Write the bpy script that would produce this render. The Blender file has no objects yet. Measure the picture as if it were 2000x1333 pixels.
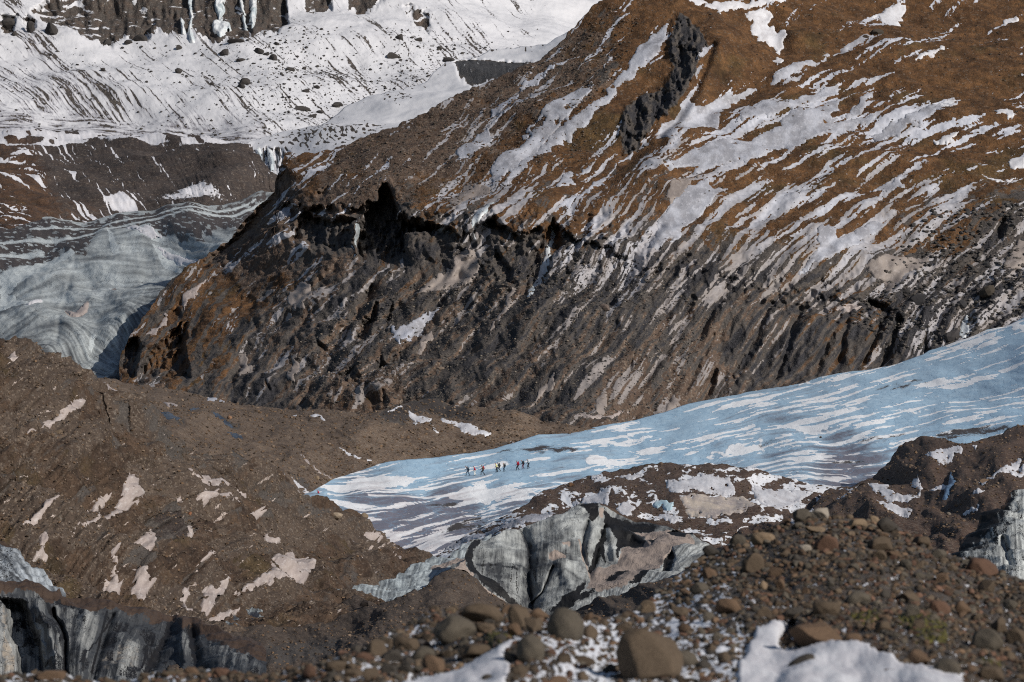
import bpy, math, random
import numpy as np
from mathutils import Vector

# ------------------------------------------------------------------ camera, light, exposure
S = bpy.context.scene
COL = S.collection
F = 5556.0            # focal length in photograph pixels (100 mm on 36 mm)
PITCH = math.atan(146.5 / F)
cam_d = bpy.data.cameras.new("camera"); cam = bpy.data.objects.new("camera", cam_d); COL.objects.link(cam)
cam_d.lens = 100; cam_d.sensor_width = 36; cam_d.clip_start = .5; cam_d.clip_end = 20000
cam.location = (0, 0, 0); cam.rotation_euler = (math.pi / 2 - PITCH, 0, 0)
cam_d.dof.use_dof = True; cam_d.dof.focus_distance = 330; cam_d.dof.aperture_fstop = 3.9
S.camera = cam
SUN_EL, SUN_AZ = 31.0, 40.0      # azimuth measured from +X (right) towards the camera (-Y)
sd = Vector((math.cos(math.radians(SUN_EL)) * math.cos(math.radians(SUN_AZ)),
             -math.cos(math.radians(SUN_EL)) * math.sin(math.radians(SUN_AZ)),
             math.sin(math.radians(SUN_EL))))
W = bpy.data.worlds.new("World"); S.world = W; W.use_nodes = True
nt = W.node_tree; bg = nt.nodes["Background"]; sky = nt.nodes.new("ShaderNodeTexSky")
sky.sky_type = 'NISHITA'; sky.sun_disc = False; sky.sun_elevation = math.radians(SUN_EL)
sky.sun_rotation = math.radians(90 + SUN_AZ); sky.altitude = 300
nt.links.new(sky.outputs[0], bg.inputs[0]); bg.inputs[1].default_value = 0.064
sun_d = bpy.data.lights.new("sun", 'SUN'); sun_d.energy = 4.4; sun_d.angle = math.radians(.53); sun_d.color = (1, .945, .87)
sun = bpy.data.objects.new("sun", sun_d); COL.objects.link(sun)
sun.rotation_euler = sd.to_track_quat('Z', 'Y').to_euler(); sun.location = (100, -100, 200)
S.view_settings.view_transform = 'Standard'; S.view_settings.look = 'None'
S.view_settings.exposure = 0.0; S.view_settings.gamma = 1; S.view_settings.use_curve_mapping = False
S.cycles.max_bounces = 4; S.cycles.diffuse_bounces = 2; S.cycles.glossy_bounces = 2
S.cycles.use_denoising = False; S.cycles.filter_width = 1.1

# ------------------------------------------------------------------ numeric helpers
def perlin(x, y, seed=0):
    r = np.random.RandomState(seed + 11)
    a = r.rand(256, 256) * 2 * np.pi
    gx = np.cos(a).astype(np.float32); gy = np.sin(a).astype(np.float32)
    xi = np.floor(x).astype(np.int64); yi = np.floor(y).astype(np.int64)
    fx = (x - xi).astype(np.float32); fy = (y - yi).astype(np.float32)
    u = fx * fx * fx * (fx * (fx * 6 - 15) + 10); v = fy * fy * fy * (fy * (fy * 6 - 15) + 10)
    def g(i, j):
        ii = (xi + i) & 255; jj = (yi + j) & 255
        return gx[ii, jj] * (fx - i) + gy[ii, jj] * (fy - j)
    a0 = g(0, 0) * (1 - u) + g(1, 0) * u; a1 = g(0, 1) * (1 - u) + g(1, 1) * u
    return (a0 * (1 - v) + a1 * v) * 1.4
def fbm(x, y, o=4, seed=0, gain=.5):
    s = 0; a = 1
    for k in range(o):
        s = s + a * perlin(x * 2.03 ** k + 13.7 * k, y * 2.03 ** k + 5.1 * k, seed + k); a *= gain
    return s
def ss(a, b, x):
    t = np.clip((x - a) / (b - a), 0, 1); return t * t * (3 - 2 * t)
def ray(px, py):
    cx = (px - 1000) / F; cy = (666.5 - py) / F; c, s = math.cos(PITCH), math.sin(PITCH)
    return np.stack([cx, c + cy * s, -s + cy * c], -1)
def unproj(px, py, D):
    r = ray(np.asarray(px, float), np.asarray(py, float)); return r * (D / r[..., 1])[..., None]
def tps(ctrl, X, Y):
    c = np.array(ctrl, float); n = len(c); x = c[:, 0] / 1000; y = c[:, 1] / 1000; v = 1000 / c[:, 2]
    def k(r2): return np.where(r2 > 0, r2 * np.log(r2 + 1e-12), 0)
    K = k((x[:, None] - x) ** 2 + (y[:, None] - y) ** 2) + np.eye(n) * 1e-4
    P = np.stack([np.ones(n), x, y], 1)
    A = np.block([[K, P], [P.T, np.zeros((3, 3))]])
    w = np.linalg.solve(A, np.concatenate([v, np.zeros(3)]))
    X = X / 1000; Y = Y / 1000
    o = w[n] + w[n + 1] * X + w[n + 2] * Y
    for i in range(n): o = o + w[i] * k((X - x[i]) ** 2 + (Y - y[i]) ** 2)
    return 1000 / o
def idw(ctrl, X, Y, p=3.0):
    """smooth blend of painted values (x, y, v)"""
    num = 0; den = 0
    for x, y, v in ctrl:
        w = 1 / ((X - x) ** 2 + (Y - y) ** 2 + 400) ** (p / 2); num = num + w * v; den = den + w
    return num / den
def sdf(X, Y, pts):
    """signed distance, positive inside"""
    P = np.array(pts, float); Q = np.roll(P, -1, 0)
    d = np.full(X.shape, 1e12); ins = np.zeros(X.shape, bool)
    for (ax, ay), (bx, by) in zip(P, Q):
        ex, ey = bx - ax, by - ay; l2 = ex * ex + ey * ey + 1e-9
        t = np.clip(((X - ax) * ex + (Y - ay) * ey) / l2, 0, 1)
        d = np.minimum(d, (X - ax - t * ex) ** 2 + (Y - ay - t * ey) ** 2)
        if ay != by:
            c = ((ay > Y) != (by > Y)) & (X < ex * (Y - ay) / (by - ay) + ax); ins ^= c
    return np.where(ins, 1, -1) * np.sqrt(d)
def poly(X, Y, pts, soft=4, warp=3, seed=0, ws=14):
    """0..1 mask of a polygon with ragged edges"""
    P = np.array(pts, float); m = soft + warp * 2 + 2
    sel = (X > P[:, 0].min() - m) & (X < P[:, 0].max() + m) & (Y > P[:, 1].min() - m) & (Y < P[:, 1].max() + m)
    out = np.zeros(X.shape)
    if sel.any():
        x = X[sel]; y = Y[sel]
        d = sdf(x + warp * fbm(x / ws, y / ws, 3, seed), y + warp * fbm(x / ws, y / ws, 3, seed + 9), pts)
        out[sel] = np.clip(.5 + d / (2 * soft), 0, 1)
    return out
def line_d(X, Y, pts, m):
    P = np.array(pts, float)
    sel = (X > P[:, 0].min() - m) & (X < P[:, 0].max() + m) & (Y > P[:, 1].min() - m) & (Y < P[:, 1].max() + m)
    out = np.full(X.shape, 1e3)
    x = X[sel]; y = Y[sel]; d = np.full(x.shape, 1e12)
    for (ax, ay), (bx, by) in zip(P[:-1], P[1:]):
        ex, ey = bx - ax, by - ay; t = np.clip(((x - ax) * ex + (y - ay) * ey) / (ex * ex + ey * ey), 0, 1)
        d = np.minimum(d, (x - ax - t * ex) ** 2 + (y - ay - t * ey) ** 2)
    out[sel] = np.sqrt(d); return out
def stroke(X, Y, pts, w): return np.exp(-(line_d(X, Y, pts, w * 3) / w) ** 2)
def blur(a, r):
    for ax in (0, 1):
        p = [(0, 0)] * a.ndim; p[ax] = (r + 1, r)
        c = np.cumsum(np.pad(a, p, mode='edge'), ax); n = a.shape[ax]
        a = (np.take(c, range(2 * r + 1, 2 * r + 1 + n), ax) - np.take(c, range(0, n), ax)) / (2 * r + 1)
    return a
def bil(R, x, y):
    h, w = R.shape[:2]; x = np.clip(x, 0, w - 1.001); y = np.clip(y, 0, h - 1.001)
    i = x.astype(int); j = y.astype(int); fx = x - i; fy = y - j
    if R.ndim == 3: fx = fx[..., None]; fy = fy[..., None]
    return (R[j, i] * (1 - fx) + R[j, i + 1] * fx) * (1 - fy) + (R[j + 1, i] * (1 - fx) + R[j + 1, i + 1] * fx) * fy
def flow(x0, x1, y0, y1, ctrl, L=30, b=1, seed=0, step=2.0, eq=True, p=2.5, wb=.25):
    """streaks drawn out along a field of directions (line integral of noise): returns a sampler, 0..1 evenly spread"""
    nx = int((x1 - x0) / step) + 1; ny = int((y1 - y0) / step) + 1
    r = np.random.RandomState(seed); N = r.rand(ny, nx)
    if b: N = blur(N, b)
    gx, gy = np.meshgrid(x0 + np.arange(nx) * step, y0 + np.arange(ny) * step)
    vx = idw([(c[0], c[1], math.cos(math.radians(c[2]))) for c in ctrl], gx, gy, p)
    vy = idw([(c[0], c[1], -math.sin(math.radians(c[2]))) for c in ctrl], gx, gy, p)
    wob = wb * fbm(gx / 60, gy / 60, 2, seed + 3); vx, vy = vx - wob * vy, vy + wob * vx
    l = np.hypot(vx, vy) + 1e-9; vx /= l; vy /= l
    acc = N.copy(); bx, by = np.meshgrid(np.arange(nx, dtype=float), np.arange(ny, dtype=float))
    for sg in (1, -1):
        x = bx.copy(); y = by.copy()
        for k in range(L):
            j = np.clip(y.astype(int), 0, ny - 1); i = np.clip(x.astype(int), 0, nx - 1)
            x += sg * vx[j, i]; y += sg * vy[j, i]
            acc += bil(N, x, y) * (1 - k / L)
    if eq:
        o = np.empty(acc.size); o[np.argsort(acc.ravel())] = np.linspace(0, 1, acc.size); acc = o.reshape(acc.shape)
    else:
        acc = (acc - acc.mean()) / acc.std()
    return lambda X, Y: bil(acc, (X - x0) / step, (Y - y0) / step)

def rank(a):
    o = np.empty(a.size); o[np.argsort(a.ravel())] = np.linspace(0, 1, a.size); return o.reshape(a.shape)
def mesh_np(name, V, Q, smooth=True, attrs=None, mat=None, tri=False):
    me = bpy.data.meshes.new(name); V = np.asarray(V, np.float32); Q = np.asarray(Q, np.int32); k = Q.shape[1]
    me.vertices.add(len(V)); me.vertices.foreach_set("co", V.ravel())
    me.loops.add(Q.size); me.loops.foreach_set("vertex_index", Q.ravel())
    me.polygons.add(len(Q)); me.polygons.foreach_set("loop_start", np.arange(0, Q.size, k, dtype=np.int32))
    me.update(calc_edges=True)
    me.polygons.foreach_set("use_smooth", np.full(len(Q), smooth))
    for n, a in (attrs or {}).items():
        at = me.attributes.new(n, 'FLOAT_COLOR', 'POINT'); at.data.foreach_set("color", np.asarray(a, np.float32).ravel())
    if mat: me.materials.append(mat)
    me.validate(); me.update()
    return me
def link(name, me, parent=None, **props):
    o = bpy.data.objects.new(name, me); COL.objects.link(o)
    if parent: o.parent = parent
    for k, v in props.items():
        if v: o[k] = v
    return o
def gridq(nr, nc):
    i = np.arange(nr * nc).reshape(nr, nc)
    return np.stack([i[:-1, :-1], i[1:, :-1], i[1:, 1:], i[:-1, 1:]], -1).reshape(-1, 4)

# ------------------------------------------------------------------ materials
class NB:
    def __init__(s, name):
        s.m = bpy.data.materials.new(name); s.m.use_nodes = True; s.t = s.m.node_tree
        s.b = s.t.nodes["Principled BSDF"]
    def n(s, typ, **kw):
        d = s.t.nodes.new(typ)
        for k, v in kw.items(): setattr(d, k, v)
        return d
    def set(s, sock, v):
        if hasattr(v, 'is_output'): s.t.links.new(v, sock)
        elif isinstance(v, (tuple, list)) and len(v) == 3: sock.default_value = (*v, 1)
        else: sock.default_value = v
    def mix(s, f, a, b, mode='MIX'):
        d = s.n("ShaderNodeMix", data_type='RGBA', blend_type=mode); s.set(d.inputs[0], f); s.set(d.inputs[6], a); s.set(d.inputs[7], b)
        return d.outputs[2]
    def math(s, op, a, b=0.0, c=None):
        d = s.n("ShaderNodeMath", operation=op); s.set(d.inputs[0], a); s.set(d.inputs[1], b)
        if c is not None: s.set(d.inputs[2], c)
        return d.outputs[0]
    def noise(s, scale, detail=3, rough=.55, vec=None):
        d = s.n("ShaderNodeTexNoise"); d.inputs["Scale"].default_value = scale; d.inputs["Detail"].default_value = detail
        d.inputs["Roughness"].default_value = rough; s.t.links.new(vec if vec else s.co(), d.inputs["Vector"]); return d.outputs[0]
    def vor(s, scale, vec=None):
        d = s.n("ShaderNodeTexVoronoi"); d.inputs["Scale"].default_value = scale; s.t.links.new(vec if vec else s.co(), d.inputs["Vector"]); return d
    def crack(s, scale, w):
        n = s.n("ShaderNodeTexNoise"); n.inputs["Scale"].default_value = scale * 1.4; n.inputs["Detail"].default_value = 3; s.t.links.new(s.co(), n.inputs["Vector"])
        m = s.n("ShaderNodeVectorMath", operation='MULTIPLY_ADD'); s.t.links.new(n.outputs["Color"], m.inputs[0]); m.inputs[1].default_value = (.9 / scale,) * 3; s.t.links.new(s.co(), m.inputs[2])
        v = s.n("ShaderNodeTexVoronoi", feature='DISTANCE_TO_EDGE'); v.inputs["Scale"].default_value = scale; s.t.links.new(m.outputs[0], v.inputs["Vector"])
        return s.ramp(v.outputs["Distance"], 0, w, 1, 0)
    def co(s):
        if not hasattr(s, '_c'): s._c = s.n("ShaderNodeTexCoord").outputs["Object"]
        return s._c
    def ramp(s, v, a, b, lo=0.0, hi=1.0):
        d = s.n("ShaderNodeMapRange", interpolation_type='SMOOTHSTEP'); s.set(d.inputs[0], v)
        for i, q in enumerate((a, b, lo, hi)): d.inputs[i + 1].default_value = q
        return d.outputs[0]
    def attr(s, name):
        d = s.n("ShaderNodeAttribute", attribute_name=name); sp = s.n("ShaderNodeSeparateColor")
        s.t.links.new(d.outputs["Color"], sp.inputs[0]); return [sp.outputs[0], sp.outputs[1], sp.outputs[2], d.outputs["Alpha"]]
    def done(s, col, rough=.9, bump=None, dist=.1, strength=.6, spec=.25):
        s.set(s.b.inputs["Base Color"], col); s.set(s.b.inputs["Roughness"], rough); s.b.inputs["Specular IOR Level"].default_value = spec
        if bump is not None:
            d = s.n("ShaderNodeBump"); d.inputs["Strength"].default_value = strength; d.inputs["Distance"].default_value = dist
            s.set(d.inputs["Height"], bump); s.t.links.new(d.outputs[0], s.b.inputs["Normal"])
        return s.m

def terrain_mat(name, mpp, A, B, moss=((.105, .052, .023), (.066, .034, .017)), dark=(.028, .028, .03),
                snow=(.78, .79, .82), dusty=(.30, .265, .245), speck=1.0, bump=.7, peb=3.5, snow_rough=.55, scree=(.060, .052, .047)):
    k = NB(name); a = k.attr("m")
    big = k.noise(1 / (mpp * 130), 4); mid = k.noise(1 / (mpp * 16), 4, .65); fine = k.noise(1 / (mpp * 3.2), 2, .7)
    v = k.vor(1 / (mpp * peb)); vs = k.n("ShaderNodeSeparateColor"); k.t.links.new(v.outputs["Color"], vs.inputs[0])
    base = k.mix(k.ramp(mid, .35, .65), A, B)
    base = k.mix(k.ramp(big, .35, .65), base, k.mix(1.0, base, (.68, .66, .66), 'MULTIPLY'))
    ro = vs.outputs[0]
    light = k.ramp(ro, .72, 1.0, 0, .85 * speck)                    # some pebbles are paler, some darker
    base = k.mix(light, base, k.mix(vs.outputs[1], (.23, .17, .12), (.16, .145, .13)))
    base = k.mix(k.ramp(ro, .0, .25, .55 * speck, 0), base, (.03, .026, .024))
    m = k.mix(k.ramp(mid, .38, .62), *moss); m = k.mix(k.ramp(big, .54, .68, 0, .5), m, (.066, .05, .020)); m = k.mix(k.ramp(fine, .3, .7, .35, 0), m, (.03, .02, .012)); pt = k.noise(1 / (mpp * 42), 5, .65); m = k.mix(1.0, m, k.mix(k.ramp(pt, .32, .68), (.58, .56, .56), (1.22, 1.2, 1.15)), 'MULTIPLY')
    f_m = k.ramp(k.math('ADD', a[1], k.math('MULTIPLY', k.math('SUBTRACT', mid, .5), .9)), .4, .6)
    base = k.mix(f_m, base, m)
    d_ = k.math('ADD', a[2], k.math('MULTIPLY', k.math('SUBTRACT', mid, .5), .5))
    base = k.mix(k.ramp(d_, .3, .5), base, k.mix(fine, tuple(v * .6 for v in scree), tuple(v * 1.5 for v in scree)))
    base = k.mix(k.ramp(ro, .86, 1.0, 0, .5 * speck), base, (.17, .145, .12))
    f_d = k.ramp(d_, .68, .9)
    dk = k.mix(k.ramp(fine, .35, .7), dark, tuple(x * 2.0 for x in dark)); base = k.mix(f_d, base, dk)
    base = k.mix(1.0, base, k.mix(fine, (.45, .45, .45), (1.55, 1.55, 1.55)), 'MULTIPLY')
    sn = k.math('ADD', a[0], k.math('MULTIPLY', k.math('SUBTRACT', fine, .5), .32))
    sn = k.math('ADD', sn, k.math('MULTIPLY', k.math('SUBTRACT', mid, .5), .2))
    f_s = k.ramp(sn, .45, .56)
    du = k.ramp(k.math('ADD', a[3], k.math('MULTIPLY', k.math('SUBTRACT', mid, .5), .5)), .1, .95)
    sc = k.mix(du, snow, dusty)
    col = k.mix(f_s, base, sc)
    h = k.math('ADD', k.math('MULTIPLY', fine, .6), k.math('MULTIPLY', v.outputs["Distance"], -.6))
    h = k.math('MULTIPLY', h, k.math('SUBTRACT', 1.0, k.math('MULTIPLY', f_s, .85)))
    h = k.math('ADD', h, k.math('MULTIPLY', f_s, .25))
    return k.done(col, k.mix(f_s, (.92,) * 3, (snow_rough,) * 3), h, mpp * 2.4, bump)

def ice_mat(name, mpp):
    """blue glacier ice: r = snow, g = dirt band, b = grain (blue light/dark), a = dust"""
    k = NB(name); a = k.attr("m"); mp = k.n("ShaderNodeMapping"); mp.inputs["Scale"].default_value = (1, .3, 1); k.t.links.new(k.co(), mp.inputs[0]); k._c = mp.outputs[0]
    mid = k.noise(1 / (mpp * 18), 4, .6); fine = k.noise(1 / (mpp * 3.5), 2, .7)
    ice = k.mix(a[2], (.38, .56, .71), (.54, .70, .81))
    ice = k.mix(k.ramp(mid, .3, .7, .5, 0), ice, (.30, .47, .63)); ice = k.mix(k.ramp(fine, .3, .7, .3, 0), ice, (.25, .42, .58))
    du = k.ramp(k.math('ADD', a[3], k.math('MULTIPLY', k.math('SUBTRACT', mid, .5),   .5)), .38, .95)
    ice = k.mix(du, ice, (.17, .165, .20))
    ck = k.crack(1 / (mpp * 26), .045); ice = k.mix(k.math('MULTIPLY', ck, .45), ice, (.17, .30, .44))
    sn = k.ramp(k.math('ADD', a[0], k.math('MULTIPLY', k.math('SUBTRACT', fine, .5), .34)), .42, .6)
    ice = k.mix(sn, ice, k.mix(du, (.88, .89, .90), (.62, .59, .60)))
    f_d = k.ramp(k.math('ADD', a[1], k.math('MULTIPLY', k.math('SUBTRACT', fine, .5), .9)), .4, .62)
    ice = k.mix(f_d, ice, (.06, .05, .045))
    h = k.math('ADD', k.math('MULTIPLY', mid, 1.6), k.math('MULTIPLY', fine, .6)); h = k.math('SUBTRACT', h, k.math('MULTIPLY', ck, .5)); h = k.math('ADD', h, k.math('MULTIPLY', sn, .8))
    return k.done(ice, k.ramp(sn, 0, 1, .5, .7), h, mpp * 1.2, .4, .3)

def wall_mat(name, mpp, pale=(.50, .52, .51), black=(.009, .009, .010), tan=(.33, .27, .235), cap=(.05, .033, .024), speck=.5):
    """dirty ice face: r = pale ice 0..1, g = black grit and darker clefts, b = tan dust film, a = brown cap"""
    k = NB(name); a = k.attr("m"); mid = k.noise(1 / (mpp * 14), 4, .6)
    mp = k.n("ShaderNodeMapping"); mp.inputs["Scale"].default_value = (1, .4, .22); k.t.links.new(k.co(), mp.inputs[0])
    run = k.noise(1 / (mpp * 4), 3, .7, mp.outputs[0]); fine = k.noise(1 / (mpp * 2.6), 2, .7)
    ice = k.mix(a[0], (.04, .043, .048), pale)
    ice = k.mix(k.ramp(run, .34, .54, .28, 0), ice, (.045, .047, .052))
    ice = k.mix(k.ramp(fine, .3, .45, .5 * speck, 0), ice, black)
    ice = k.mix(k.ramp(k.math('ADD', a[2], k.math('MULTIPLY', k.math('SUBTRACT', mid, .5), .5)), .4, .65), ice, k.mix(fine, tan, tuple(x * .75 for x in tan)))
    g = k.math('ADD', a[1], k.math('MULTIPLY', k.math('SUBTRACT', fine, .5), 1.1)); g = k.math('ADD', g, k.math('MULTIPLY', k.math('SUBTRACT', run, .5), .8))
    ice = k.mix(k.ramp(g, .42, .6), ice, black)
    ck = k.math('MULTIPLY', k.crack(1 / (mpp * 70), .02), k.ramp(mid, .42, .6)); ice = k.mix(k.math('MULTIPLY', ck, .5), ice, black)
    c = k.ramp(k.math('ADD', a[3], k.math('MULTIPLY', k.math('SUBTRACT', fine, .5), .6)), .42, .58)
    ice = k.mix(c, ice, k.mix(fine, tuple(x * .6 for x in cap), tuple(x * 1.6 for x in cap)))
    h = k.math('ADD', k.math('MULTIPLY', run, 1.0), k.math('MULTIPLY', fine, .5)); h = k.math('SUBTRACT', h, k.math('MULTIPLY', ck, .8))
    return k.done(ice, .65, h, mpp * 2.2, .6)

def patch_mat(name, c1, c2, c3, mpp, rough=.6, bump=.5):
    k = NB(name); mp = k.n("ShaderNodeMapping"); mp.inputs["Scale"].default_value = (1, .3, 1); k.t.links.new(k.co(), mp.inputs[0]); k._c = mp.outputs[0]
    big = k.noise(1 / (mpp * 34), 4, .6); mid = k.noise(1 / (mpp * 7), 4, .6); fine = k.noise(1 / (mpp * 2), 2, .7)
    c = k.mix(k.ramp(big, .38, .62), c1, c2); c = k.mix(k.ramp(mid, .5, .75, 0, .7), c, c3)
    c = k.mix(1.0, c, k.mix(fine, (.74,) * 3, (1.18,) * 3), 'MULTIPLY')
    return k.done(c, rough, k.math('ADD', mid, k.math('MULTIPLY', fine, .3)), mpp * 2, bump)

def rock_mat(name, scale=1.0, tint=True, cols=None):
    k = NB(name)
    big = k.noise(2.2 * scale, 5, .6); fine = k.noise(22 * scale, 4, .7)
    if tint:
        d = k.n("ShaderNodeObjectInfo"); c = d.outputs["Color"]
    else:
        d = k.n("ShaderNodeAttribute", attribute_name="tint"); c = d.outputs["Color"]
    col = k.mix(k.ramp(big, .35, .7, 0, .6), c, k.mix(1.0, c, (.62, .6, .58), 'MULTIPLY'))
    col = k.mix(k.ramp(fine, .55, .72, 0, .55), col, k.mix(1.0, col, (1.7, 1.6, 1.45), 'MULTIPLY'))
    col = k.mix(k.ramp(fine, .3, .42, .6, 0), col, (.02, .018, .016))
    return k.done(col, .88, k.math('ADD', k.math('MULTIPLY', fine, .35), big), .05 / scale, .5)

# ------------------------------------------------------------------ terrain layers
def crest(pts, x, rough=0, seed=0, sc=20):
    p = np.array(pts, float); y = np.interp(x, p[:, 0], p[:, 1])
    if rough: y = y + rough * fbm(x / sc, x * 0 + .5, 4, seed)
    return y
class Layer:
    def __init__(s, name, x0, x1, top, bot, ctrl, disp=None, push=None, masks=None, mat=None, step=2.0, rowstep=2.0,
                 rough=0, seed=0, back=(6, 40, 20), fine_lo=-10, fine_hi=2010):
        xs = []; x = x0
        while x < x1:
            xs.append(x); x += step if fine_lo <= x <= fine_hi else 12
        xs.append(x1); s.xs = np.array(xs, float)
        s.top = crest(top, s.xs, rough, seed); s.bot = np.maximum(crest(bot, s.xs), s.top + 3)
        nr = max(4, int((s.bot - s.top).max() / rowstep)); s.nr = nr; nc = len(xs)
        t = np.linspace(0, 1, nr)[:, None]
        s.PX = np.repeat(s.xs[None, :], nr, 0); s.PY = s.top[None] * (1 - t) + s.bot[None] * t
        D = tps(ctrl, s.PX, s.PY); s.D = D; s.mpp = float(np.median(D)) / F
        P = unproj(s.PX, s.PY, D)
        s.P0 = P; s.disp = disp; s.seed = seed
        N = s.normals(P)
        if push is not None:
            a = push(s.PX, s.PY, P); P = P * (1 + (a / D))[..., None]
        if disp is not None: P = P + N * disp(s.PX, s.PY, P, s.mpp)[..., None]
        s.P = P; s.N = N; s.Ps = blur(P, 2); s.Ns = s.normals(blur(P, 4))
        n, dist, drop = back
        c = blur(P[:3], 1)[0]; rows = []
        for k in range(n, 0, -1):
            f = (k / n) ** 1.3; q = c.copy(); q[:, 1] += dist * f; q[:, 0] *= q[:, 1] / c[:, 1]; q[:, 2] -= drop * f
            q[:, 2] += .1 * drop * f * fbm(q[:, 0] / dist * 2, q[:, 1] / dist * 2, 2, seed); rows.append(q)
        V = np.concatenate([np.stack(rows), P], 0); R, C = V.shape[:2]
        M = masks(s.PX, s.PY, s) if masks else np.zeros((*s.PX.shape, 4))
        M = np.stack([np.broadcast_to(q, s.PX.shape) for q in M], -1) if isinstance(M, (list, tuple)) else M
        M = np.concatenate([np.repeat(M[:1], n, 0), M], 0); s.M = M[n:]
        me = mesh_np(name, V.reshape(-1, 3), gridq(R, C), True, {"m": np.clip(M, -1, 2).reshape(-1, 4)}, mat)
        s.o = link(name, me, kind='structure')
    def normals(s, P):
        a = np.gradient(P, axis=1); b = np.gradient(P, axis=0); n = np.cross(b, a)
        n /= np.linalg.norm(n, axis=-1, keepdims=True) + 1e-12
        return np.where((n * P).sum(-1, keepdims=True) > 0, -n, n)
    def rc(s, px, py):
        c = np.interp(px, s.xs, np.arange(len(s.xs))); t = np.interp(px, s.xs, s.top); b = np.interp(px, s.xs, s.bot)
        return c, (py - t) / (b - t) * (s.nr - 1)
    def at(s, px, py, R=None):
        c, r = s.rc(np.asarray(px, float), np.asarray(py, float)); return bil(s.Ps if R is None else R, c, r)
def rough_disp(spec, seed=0):
    """spec: (wavelength in photograph pixels, height in metres)"""
    def f(PX, PY, P, mpp):
        u = P[..., 0] + .35 * P[..., 1]; v = P[..., 2] * 1.2 + .8 * P[..., 1]; o = 0
        for i, (l, a) in enumerate(spec): o = o + a * perlin(u / (l * mpp) + 7 * i, v / (l * mpp) + 3 * i, seed + i)
        return o
    return f
def rough_img(spec, seed=0, asp=.5):
    """the same for ground seen at a low angle: hollows longer in depth than they look wide"""
    def f(PX, PY, P, mpp):
        o = 0
        for i, (l, a) in enumerate(spec): o = o + a * perlin(PX / l + 7 * i + .2 * PY / l, PY / (l * asp) + 3 * i, seed + i)
        return o
    return f
# ---- base ground under everything, so no gap opens from the side
gx = np.linspace(-900, 900, 60); gyv = np.concatenate([np.linspace(-60, 300, 40), np.linspace(340, 9000, 40)])
GX, GY = np.meshgrid(gx, gyv); GX = GX * (1 + np.maximum(GY, 0) / 900)
GZ = np.where(GY < 250, -.158 * np.maximum(GY, 10) - 1.6, -44.0) + .3 * fbm(GX / 20, GY / 20, 3, 5)
g_mat = terrain_mat("gravel_ground", .05, (.085, .06, .043), (.06, .045, .035))
link("ground", mesh_np("ground", np.stack([GX, GY, GZ], -1).reshape(-1, 3), gridq(*GX.shape), True, None, g_mat), kind='structure')

# ================= far snowy mountain
BM = [(100, 130, -43), (250, 180, -43), (450, 170, -42), (600, 160, -40), (800, 100, -38), (950, 40, -33), (20, 215, -28), (70, 245, -14), (150, 235, -30), (200, 262, -8), (230, 215, -40), (120, 120, -42), (60, 150, -42), (330, 265, -8), (500, 240, -25), (50, 60, -45), (200, 30, -70), (500, 30, -80), (350, 50, -75)]
fb = flow(-150, 1260, -200, 320, BM, 30, 0, 21, wb=.07); fb2 = flow(-150, 1260, -200, 320, BM, 60, 3, 22, wb=.07)
CLIFF = [(64, 20), (85, 2), (110, -30), (556, -30), (563, 40), (540, 60), (500, 62), (470, 72), (410, 78), (385, 65), (370, 72), (330, 65), (300, 58), (285, 75), (225, 70), (215, 88), (180, 80), (150, 70), (130, 50), (90, 45)]
CL2 = [[(671, -20), (745, -20), (742, 4), (717, 17), (703, 23), (688, 12)], [(595, -20), (648, -20), (645, 4), (610, 12), (600, 6)], [(790, 17), (815, 24), (838, 35), (837, 56), (815, 50), (805, 30)], [(5, 28), (30, 30), (25, 55), (8, 60)], [(52, 32), (68, 40), (60, 66), (52, 60)]]
def far_push(X, Y, P):
    m = 0
    for i, c in enumerate([CLIFF] + CL2): m = np.maximum(m, poly(X, Y, c, 5, 6, i))
    r = fbm(X / 34, Y / 60, 3, 31) * 9 + fbm(X / 12, Y / 12, 3, 35) * 1.5
    return m * (10 + r)
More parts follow.
